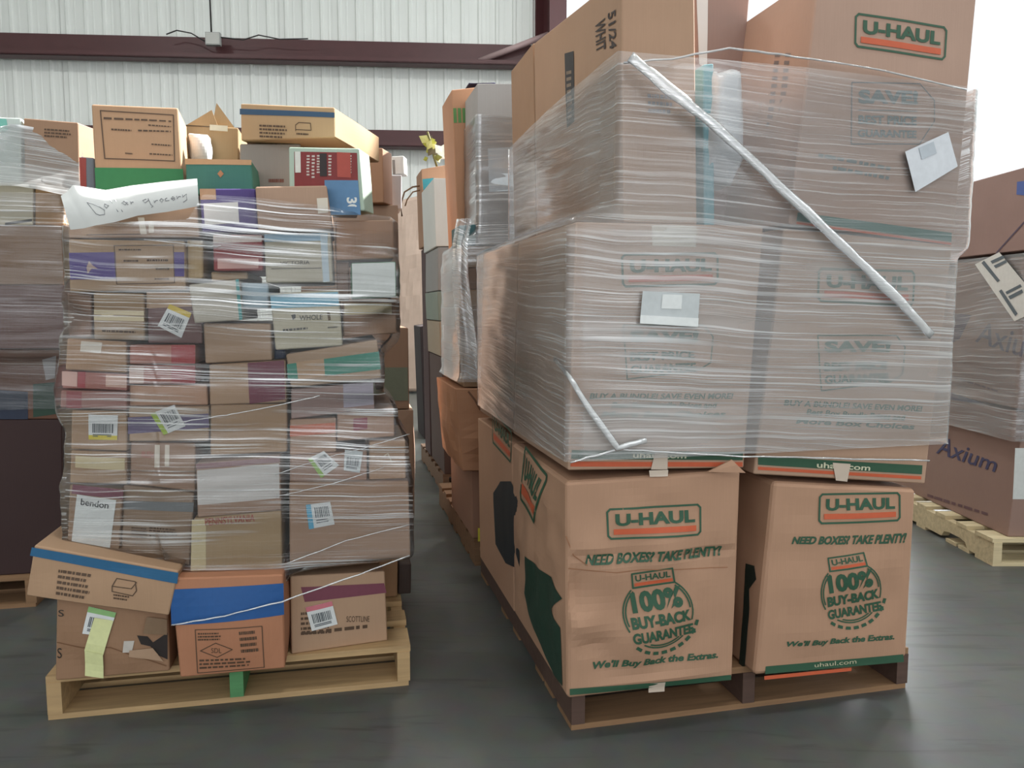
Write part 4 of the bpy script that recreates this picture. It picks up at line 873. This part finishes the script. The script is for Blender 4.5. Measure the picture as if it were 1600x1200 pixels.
M_BAG = plain('pale_plastic_bag', (190, 196, 202), .28, 0, .08, 12); M_BAGD = plain('dark_plastic_bag', (70, 60, 62), .3, 0, .1, 12)
bag('stuffed pale plastic bag between the two top boxes', FR, 1142, 190, .055, .15, .1, .02, M_BAG, 2)
ubx = U('brown carton wedged behind the pale bag between the two top boxes', (1088, -10, 1172, -6, 1142, 346, 1092, 346), .3, .3, (156, 124, 112), n=6, zb=ut1.z0 + ut1.H, name='cardboard_box')
ubx.patch((1088, -8, 1106, -8, 1104, 110, 1092, 100), plain('frosted_film', (208, 204, 200), .35), 'frosted_patch')
# ---- wrap
FILM_R = film_mat('stretch_film_thick', .2, .4, .14, 0.05, .12, 75.0, .12)
zb_f = FR.hit(1000, 716, -.07).y
rl = [b for b in (ut1, ut2, ut3, ua, ug, ub_)]
def lay(x, y, z):
    k = 1.0 if z < ut1.z0 + ut1.H - .02 else .66
    if y > .2 : k *= .8
    return k * (1.0 if x > .0 else .75)
zt_f = FR.hit(985, 76, -.06).y
wrapR = wrap('stretch_wrap', 'clear stretch wrap around the upper moving boxes on the right pallet', rl, FR, lambda x: zb_f, lambda x: zt_f - .03 * max(0, x), FILM_R, lay, off=.018, amp=.0025, rows=130, cols=260, skew=.05)
rope(wrapR, [(985, 88), (1040, 135), (1110, 190), (1180, 255), (1260, 330), (1340, 405), (1410, 475), (1456, 524)], .016, FR, .3, w=-.1)
rope(wrapR, [(866, 560, .05), (890, 590, -.1), (925, 645, -.1), (965, 700, -.1), (1010, 688, -.1)], .009, FR, .35, w=-.1)
rope(wrapR, [(891, 722), (930, 712), (967, 702), (1060, 708), (1160, 713), (1300, 716), (1452, 720)], .003, FR, w=-.095)
rope(wrapR, [(975, 98), (1050, 92), (1140, 75), (1240, 88), (1380, 110), (1510, 140)], .003, FR, w=-.095)

def fold(par, fr, rows_, name, mat, x=None, w=None, amp=.012):
    """a loose hanging sheet of film given by rows of (left px, right px, y) on a side plane x or a front plane w"""
    V = []; F = []; n = 10; L0 = Vector(par.location)
    for xa, xb, y in rows_:
        for k in range(n + 1):
            t = k / n; px = lerp(xa, xb, t); bulge = amp * math.sin(math.pi * t) + .3 * amp * math.sin(t * 14 + y * .05)
            if x is not None: h = fr.hit_x(px, y, x); q = fr.world(x - bulge, h.x, h.y)
            else: h = fr.hit(px, y, w); q = fr.world(h.x, w - bulge, h.y)
            V.append(q - L0)
    for j in range(len(rows_) - 1):
        for k in range(n): F.append((j * (n + 1) + k, j * (n + 1) + k + 1, (j + 1) * (n + 1) + k + 1, (j + 1) * (n + 1) + k))
    o = mesh_obj(name, V, F, mat, par, True); film_attr(o); return o
FILM_LOOSE = film_mat('stretch_film_loose', .22, .5, .2, .5, .25, 60.0, .1)

# ================================================================== stacks further off
def B(label, q, w, depth, mat, fr, **kw):
    kw.setdefault('n', 5); return Carton(kw.pop('name', 'cardboard_box'), label, q, w, depth, mat, frame=fr, **kw)
# ---- stack to the left
p0 = on_z(58, 948); FG = Frame(p0, R(11.8)); WG = 1.02
pallet(FG, 0, WG, 1.2, 'shadowed wooden pallet at the left border', (150, 116, 84), x0=-WG, notch=False)
GG = 'cartons on the shadowed stack at the left'; LG = []
b = B('big maroon carton coloured dark for shade, low in the shadowed left stack', (-330, 655, 97, 845), .02, .7, (60, 34, 33), FG, group=GG, zb=DECK, n=8); LG.append(b)  # shadow between the stacks is put into this dark colour
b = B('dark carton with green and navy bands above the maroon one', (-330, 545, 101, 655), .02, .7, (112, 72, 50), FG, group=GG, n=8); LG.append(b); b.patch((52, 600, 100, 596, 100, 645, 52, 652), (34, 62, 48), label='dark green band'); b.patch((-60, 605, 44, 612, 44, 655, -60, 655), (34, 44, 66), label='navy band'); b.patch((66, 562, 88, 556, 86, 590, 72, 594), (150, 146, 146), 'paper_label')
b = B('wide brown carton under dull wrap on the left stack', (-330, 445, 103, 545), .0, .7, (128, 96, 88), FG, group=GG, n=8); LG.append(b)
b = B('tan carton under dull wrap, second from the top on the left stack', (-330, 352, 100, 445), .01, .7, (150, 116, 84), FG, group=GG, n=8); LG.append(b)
b = B('cream carton on the top of the left stack', (-200, 285, 52, 352), .03, .4, (200, 190, 162), FG, group=GG); LG.append(b); b.patch((8, 348, 50, 342, 50, 346, 8, 352), (52, 50, 44), 'dark_edge')
b = B('golden tan carton beside the cream one on the left stack', (54, 285, 100, 352), .04, .4, (178, 134, 78), FG, group=GG); LG.append(b)
zt = b.z0 + b.H
b = B('tan carton with a printed square on top of the left stack', (36, 184, 122, 191, 124, 285, 38, 285), .12, .3, (174, 132, 98), FG, group=GG, yaw=-4, zb=zt); LG.append(b); b.small_print((70, 200, 112, 203, 112, 218, 70, 215), 3, INK).done()
b = B('white and teal box at the left border on top of the stack', (-120, 178, 33, 184, 34, 285, -120, 285), .1, .3, (206, 220, 214), FG, group=GG, zb=zt); LG.append(b); b.patch((-20, 184, 10, 186, 14, 205, -20, 205), (120, 190, 176), label='teal corner')
zl, zh = FG.hit(60, 640).y, FG.hit(60, 300).y
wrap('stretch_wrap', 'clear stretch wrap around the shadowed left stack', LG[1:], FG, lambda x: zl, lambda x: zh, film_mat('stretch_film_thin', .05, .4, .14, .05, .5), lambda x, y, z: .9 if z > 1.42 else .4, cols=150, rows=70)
# film draped from the top boxes down over the edge of the shadowed stack
V = []; F = []; gw = bpy.data.objects['stretch_wrap.002']; nx_, nz_ = 30, 14; L0 = Vector(gw.location)
for j in range(nz_ + 1):
    t = j / nz_; w = lerp(-.03, .10, t ** .8)
    for i in range(nx_ + 1):
        px = lerp(-160, 137 - 10 * t, i / nx_); py = lerp(300, 203, t) + 10 * math.sin(i * .22 + 1); hh = FG.hit(px, py, w)
        V.append(FG.world(hh.x, w - .012 * mnoise.noise(Vector((i * .3, j * 1.1, 2))), hh.y) - L0)
for j in range(nz_):
    for i in range(nx_): F.append((j * (nx_ + 1) + i, j * (nx_ + 1) + i + 1, (j + 1) * (nx_ + 1) + i + 1, (j + 1) * (nx_ + 1) + i))
film_attr(mesh_obj('draped_film', V, F, film_mat('stretch_film_draped', .2, .6, .3, .1, .3, 75.0, .2, .5), gw, True))
# ---- right row, second pallet
FR2 = Frame(FR.world(-.02, 0, 0), FR.yaw)
D2 = 1.42
pallet(FR2, D2, 1.05, 1.15, 'wooden pallet with a yellow tag in the aisle behind the moving boxes', (132, 100, 72), notch=False, x0=FR.hit(742, 830, D2).x + .02)
h = FR2.hit(755, 836, D2 - .012)
tg_ = Geo().box(-.022, .022, 0, .003, -.03, .03).obj('paper_tag', ink((216, 208, 70))); tg_.location = FR2.world(h.x, D2 - .005, h.y); tg_.rotation_euler = (0, 0, FR2.yaw); tag(tg_, 'small yellow paper tag on the pallet in the aisle', 'tag')
GH = 'cartons on the second right-hand pallet'; LH = []
def HB(label, q, w=D2, depth=.6, mat=TAN, **kw): b = B(label, q, w, depth, mat, FR2, group=GH, **kw); LH.append(b); return b
b = HB('small brown carton on the aisle pallet with the yellow tag', (736, 735, 1000, 735, 1000, 816, 738, 816), mat=(150, 108, 84), zb=DECK)
b = HB('battered orange-brown carton bulging into the aisle', (711, 607, 1000, 605, 1000, 734, 722, 736), D2 - .03, mat=(176, 122, 82), bulge=.02, crush=.02, n=10); b.patch((766, 612, 772, 612, 772, 648, 767, 650), (206, 70, 60), 'red_tape'); b.line([(732, 612), (742, 625), (750, 640)], 3, (110, 74, 52)).done()
ys = [605, 572, 540, 512, 480, 452, 418, 384]
for k in range(7):
    lab = ['lowest flat brown carton of the wrapped pile by the aisle', 'second flat brown carton from the bottom of the wrapped aisle pile', 'third flat brown carton from the bottom of the wrapped aisle pile', 'middle flat brown carton of the wrapped aisle pile', 'third flat brown carton from the top of the wrapped aisle pile', 'second flat brown carton from the top of the wrapped aisle pile', 'topmost flat brown carton of the wrapped aisle pile'][k]
    HB(lab, (724 - 3 * (k % 2), ys[k + 1], 1000, ys[k + 1], 1000, ys[k], 724 - 3 * (k % 2), ys[k]), D2 - .01, mat=[(150, 116, 80), (166, 128, 84), (140, 100, 72)][k % 3])
zz = LH[-1].z0 + LH[-1].H
b = HB('silvery film-covered carton standing on the aisle pile', (745, 130, 900, 130, 900, 384, 748, 384), D2, .3, (176, 172, 170), zb=zz, n=8); b.patch((762, 232, 840, 228, 840, 296, 764, 300), (196, 206, 214), 'pale_label')
b = HB('tall orange-tan carton with green stripes printed near its top', (705, 140, 800, 130, 800, 384, 716, 384), D2 + .32, .3, (190, 134, 92), zb=zz, n=6)
for k in range(3): b.patch((708 + k * 7, 169, 713 + k * 7, 169, 714 + k * 7, 192, 709 + k * 7, 192), (84, 132, 70), 'green_stripe')
zt5 = b.z0 + b.H
b = HB('dark blue bundle lying on the tall orange-tan carton', (732, 130, 775, 128, 775, 138, 732, 140), D2 + .36, .2, (44, 48, 92), zb=zt5, n=4)
b = HB('teal box end under the silvery carton by the aisle', (716, 352, 744, 350, 744, 384, 717, 384), D2 + .02, .2, (60, 110, 116), zb=zz)
wrap('stretch_wrap', 'clear stretch wrap around the pile of flat brown cartons in the aisle', LH[1:10], FR2, lambda x: FR2.hit(740, 596, D2).y, lambda x: FR2.hit(740, 178, D2).y, film_mat('stretch_film_bright', .10, .55, .2, -.05, .55, 60.0), lambda x, y, z: 1.0 if z > 1.35 else .55, cols=150, rows=90)
fold(bpy.data.objects['stretch_wrap.003'], FR2, [(714, 738, 342), (707, 730, 380), (706, 732, 430), (710, 737, 480), (715, 744, 530), (722, 752, 592)], 'loose_film_fold', FILM_LOOSE, w=D2 - .09, amp=.02)
# ---- right row, third pallet
D3 = 2.8
pallet(FR2, D3, 1.05, 1.15, 'far wooden pallet in the right-hand row along the aisle', (120, 92, 70), notch=False, x0=FR2.hit(692, 700, D3).x)
GI = 'goods on the third right-hand pallet'
def IB(label, q, w=D3, depth=.6, mat=TAN, **kw): return B(label, q, w, depth, mat, FR2, group=GI, **kw)
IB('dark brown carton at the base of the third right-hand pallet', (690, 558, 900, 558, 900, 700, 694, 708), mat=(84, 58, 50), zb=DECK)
b = IB('tan and white carton above the dark base carton down the aisle', (686, 502, 900, 502, 900, 557, 688, 557), mat=(170, 150, 124)); b.patch((689, 508, 705, 508, 705, 530, 689, 530), (190, 186, 176), 'pale_label')
IB('grey-green bagged carton halfway up the third right-hand pile', (683, 455, 900, 455, 900, 501, 685, 501), mat=(128, 140, 128))
IB('grey film-wrapped carton above the grey-green one', (684, 386, 900, 386, 900, 454, 684, 454), mat=(150, 148, 146)); 
b = IB('white film-wrapped carton near the top of the third right-hand pile', (677, 278, 900, 280, 900, 385, 681, 385), mat=(206, 208, 204)); zc = b.z0 + b.H
IB('tall silver-wrapped box standing above the white one', (704, 214, 900, 208, 900, 278, 708, 278), D3 - .02, .2, plain('silver_wrap', (196, 206, 214), .2, .2, .08, 20), zb=zc)
b = IB('brown carton with a teal band beside the silver box', (658, 264, 706, 256, 708, 385, 662, 385), D3 + .62, .3, (172, 124, 88), zb=None); b.patch((660, 280, 678, 278, 680, 300, 662, 302), (40, 122, 132), label='teal band'); b.patch((664, 302, 682, 300, 682, 385, 668, 385), (176, 180, 184), 'white_wrap'); zp = b.z0 + b.H; wx = b
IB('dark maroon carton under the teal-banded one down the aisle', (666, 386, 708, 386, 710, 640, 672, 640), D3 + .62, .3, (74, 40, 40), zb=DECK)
# plant with white flowers on the teal-banded carton
h = FR2.hit(684, 262, D3 + .7); pl = empty('flowering_plant', FR2.world(h.x, D3 + .72, zp)); tag(pl, 'yellow-green plant stem with a white flower on the teal-banded carton', 'plant')
PX = lambda x, y: (FR2.world(*(lambda q: (q.x, D3 + .72, q.y))(FR2.hit(x, y, D3 + .72))) - Vector(pl.location))
Geo().tube([PX(684, 264), PX(678, 245), PX(674, 225), PX(668, 206)], .008, 5).obj('stem', ink((110, 104, 50)), pl, True)
Geo().tube([PX(660, 290), PX(645, 292), (PX(632, 300)), PX(626, 320), PX(628, 338)], .006, 5).obj('twig', ink((110, 82, 56)), pl, True); Geo().tube([PX(660, 296), PX(645, 300), PX(636, 312), PX(633, 322)], .005, 5).obj('twig', ink((130, 100, 70)), pl, True)
rn = random.Random(3)
def leaf(p, L_, mt, nm):
    d = Vector((rn.uniform(-1, 1), rn.uniform(-.6, .6), rn.uniform(-.2, 1))).normalized(); s_ = d.cross(Vector((0, 1, 0))).normalized() * L_ * .35; n_ = d.cross(s_).normalized() * L_ * .08
    V = [p, p + d * L_ * .5 + s_, p + d * L_, p + d * L_ * .5 - s_, p + d * L_ * .5 + n_, p + d * L_ * .5 - n_]
    mesh_obj(nm, V, [(0, 1, 4), (1, 2, 4), (2, 3, 4), (3, 0, 4), (1, 0, 5), (2, 1, 5), (3, 2, 5), (0, 3, 5)], mt, pl)
for k in range(16): leaf(PX(rn.uniform(667, 682), rn.uniform(207, 250)) + Vector((0, rn.uniform(-.03, .03), 0)), rn.uniform(.05, .09), ink(rn.choice([(160, 158, 60), (120, 116, 44), (196, 190, 120), (90, 76, 46)])), 'leaf')
for k in range(10): leaf(PX(695 + rn.uniform(-5, 5), 240 + rn.uniform(-9, 9)), .09, ink((226, 226, 214)), 'petal')
# ---- tall beige wrapped panel at the end of the aisle
fb = Frame((WF.world(WF.hit(650, 560).x, -1.3, 0)), WF.yaw)
b = B('tall beige wrapped panel with vertical folds at the end of the aisle', (600, 318, 690, 296, 690, 570, 600, 574), 0, .3, plain('beige_wrap', (196, 172, 156), .5, 0, .12, 9), fb, name='wrapped_panel', cat='panel', bulge=.03, crush=.03, n=14, zb=.02, rnd=.05)
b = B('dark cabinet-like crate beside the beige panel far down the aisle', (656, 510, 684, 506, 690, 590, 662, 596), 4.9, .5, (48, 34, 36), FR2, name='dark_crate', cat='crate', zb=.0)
# ---- left row, second pallet (behind the mixed cartons)
D4 = 1.5
pallet(FL, D4, 1.0, 1.15, 'wooden pallet behind the mixed cartons', (150, 118, 86), notch=False)
GJ = 'cartons behind the left pallet'; LJ = []
def JB(label, q, w=D4, depth=.5, mat=TAN, **kw): b = B(label, q, w, depth, mat, FL, group=GJ, **kw); LJ.append(b); return b
JB('bulging tan carton low on the pallet behind the mixed cartons', (470, 640, 646, 640, 648, 800, 470, 805), mat=(160, 126, 100), zb=DECK, bulge=.03, n=8)
b = JB('brown carton with a grey-green lower half behind the teal-banded one', (470, 512, 638, 512, 640, 639, 470, 639), mat=(158, 120, 92)); b.patch((560, 574, 637, 574, 638, 626, 560, 626), (112, 118, 100), label='grey-green lower half')
JB('tall hidden carton holding up the lit one behind the game box', (470, 320, 622, 320, 626, 511, 470, 511), mat=(164, 130, 104))
zj = LJ[-1].z0 + LJ[-1].H
b = JB('brown carton with a bright daylit side behind the game box', (540, 229, 598, 231, 600, 320, 540, 320), D4, .13, (172, 122, 84), yaw=-10, zb=zj)
b = JB('small white carton on its own behind the daylit brown one', (611, 244, 631, 243, 632, 272, 613, 273), D4 + .2, .08, (222, 224, 220), yaw=-4, cat='carton'); b.patch((613, 250, 617, 250, 618, 272, 614, 272), (130, 130, 128), 'grey_edge')
JB('thin carton under the small white one', (600, 273, 628, 273, 628, 320, 602, 320), D4 + .15, .2, (176, 176, 180), zb=zj)
for b in BOXES: b.done()
# ---- stack with blue lettering at the right
pa, pb = on_z(1551, 885), on_z(1434, 822)
FA = Frame(pa, math.atan2(pb.y - pa.y, pb.x - pa.x) - R(90))
pallet(FA, 0, 1.02, 1.25, 'clean pale wooden pallet under the blue-lettered cartons', (214, 198, 160))
GA = 'blue-lettered cartons on the right-hand stack'; LA = []
BL_ = (64, 62, 92)
def AB(label, q, depth, mat, xf=.03, **kw):
    """q: a carton known by its left side: px of side corners near-top, near-bottom, far; built from the pallet's near edge"""
    b = B(label, q, .03, depth, mat, FA, group=GA, n=10, **kw); LA.append(b); return b
x0 = FA.hit(1574, 832, .03)
b = AB('brown carton with blue lettering at the base of the right-hand stack', (1600, 646, 1860, 640, 1840, 832, 1574, 834), 1.1, (150, 118, 104), zb=DECK)
b.text('Axium', (1473, 682, 1562, 716, 1556, 738, 1464, 708), BL_, 'L', bold=.01); b.small_print((1455, 770, 1550, 800, 1550, 808, 1455, 778), 1, (96, 70, 74), 'L', .95); b.patch((1586, 700, 1600, 700, 1600, 780, 1582, 780), (196, 200, 198), 'address_label'); b.done()
z1 = b.z0 + b.H
b = AB('wrapped brown carton with blue lettering in the middle of the right-hand stack', (1604, 400, 1880, 390, 1860, 640, 1598, 645), 1.1, (152, 124, 112), zb=z1)
b.text('Axium', (1536, 502, 1640, 530, 1630, 570, 1524, 534), BL_, 'L', bold=.01); b.poly([(1455, 600), (1475, 610), (1538, 632), (1462, 622)], BL_, 'L'); b.poly([(1492, 490), (1520, 492), (1500, 530), (1478, 540), (1492, 515)], BL_, 'L'); b.small_print((1488, 586, 1560, 610, 1560, 616, 1488, 592), 1, (110, 92, 96), 'L')
sq = (1533, 413, 1572, 394, 1640, 480, 1592, 502)
lb = b.patch(sq, (218, 220, 216), 'shipping_label', 'L', .018, 'white two-part shipping label', nx=4, nz=4)
for qd in ((1544, 411, 1548, 407, 1572, 438, 1568, 441), (1570, 455, 1574, 452, 1598, 490, 1594, 494), (1558, 408, 1578, 399, 1581, 403, 1561, 412), (1563, 415, 1582, 406, 1584, 410, 1566, 419), (1580, 456, 1604, 444, 1606, 448, 1582, 460), (1584, 463, 1606, 452, 1608, 457, 1587, 468)): b.patch(qd, (92, 104, 112), 'printed_line', 'L', .0195, parent=lb, nx=1, nz=1)
b.done(); z2 = b.z0 + b.H
b = AB('brown carton on top of the right-hand stack with a dark diagonal edge', (1618, 256, 1880, 250, 1880, 398, 1604, 400), 1.1, (158, 126, 116), zb=z2)
b.line([(1560, 395), (1580, 372), (1608, 340)], 3, (84, 70, 88), 'L'); b.patch((1588, 284, 1606, 282, 1606, 306, 1588, 304), (74, 96, 160), 'blue_label', 'L'); b.done()
wrap('stretch_wrap', 'clear stretch wrap around the blue-lettered cartons', LA, FA, lambda x: FA.hit(1590, 690, .03).y, lambda x: FA.hit(1600, 395, .03).y, film_mat('stretch_film_side', .2, .4, .18, -.05, .2, 75.0, .1), lambda x, y, z: .8, cols=150, rows=60)
for b in BOXES: b.done()
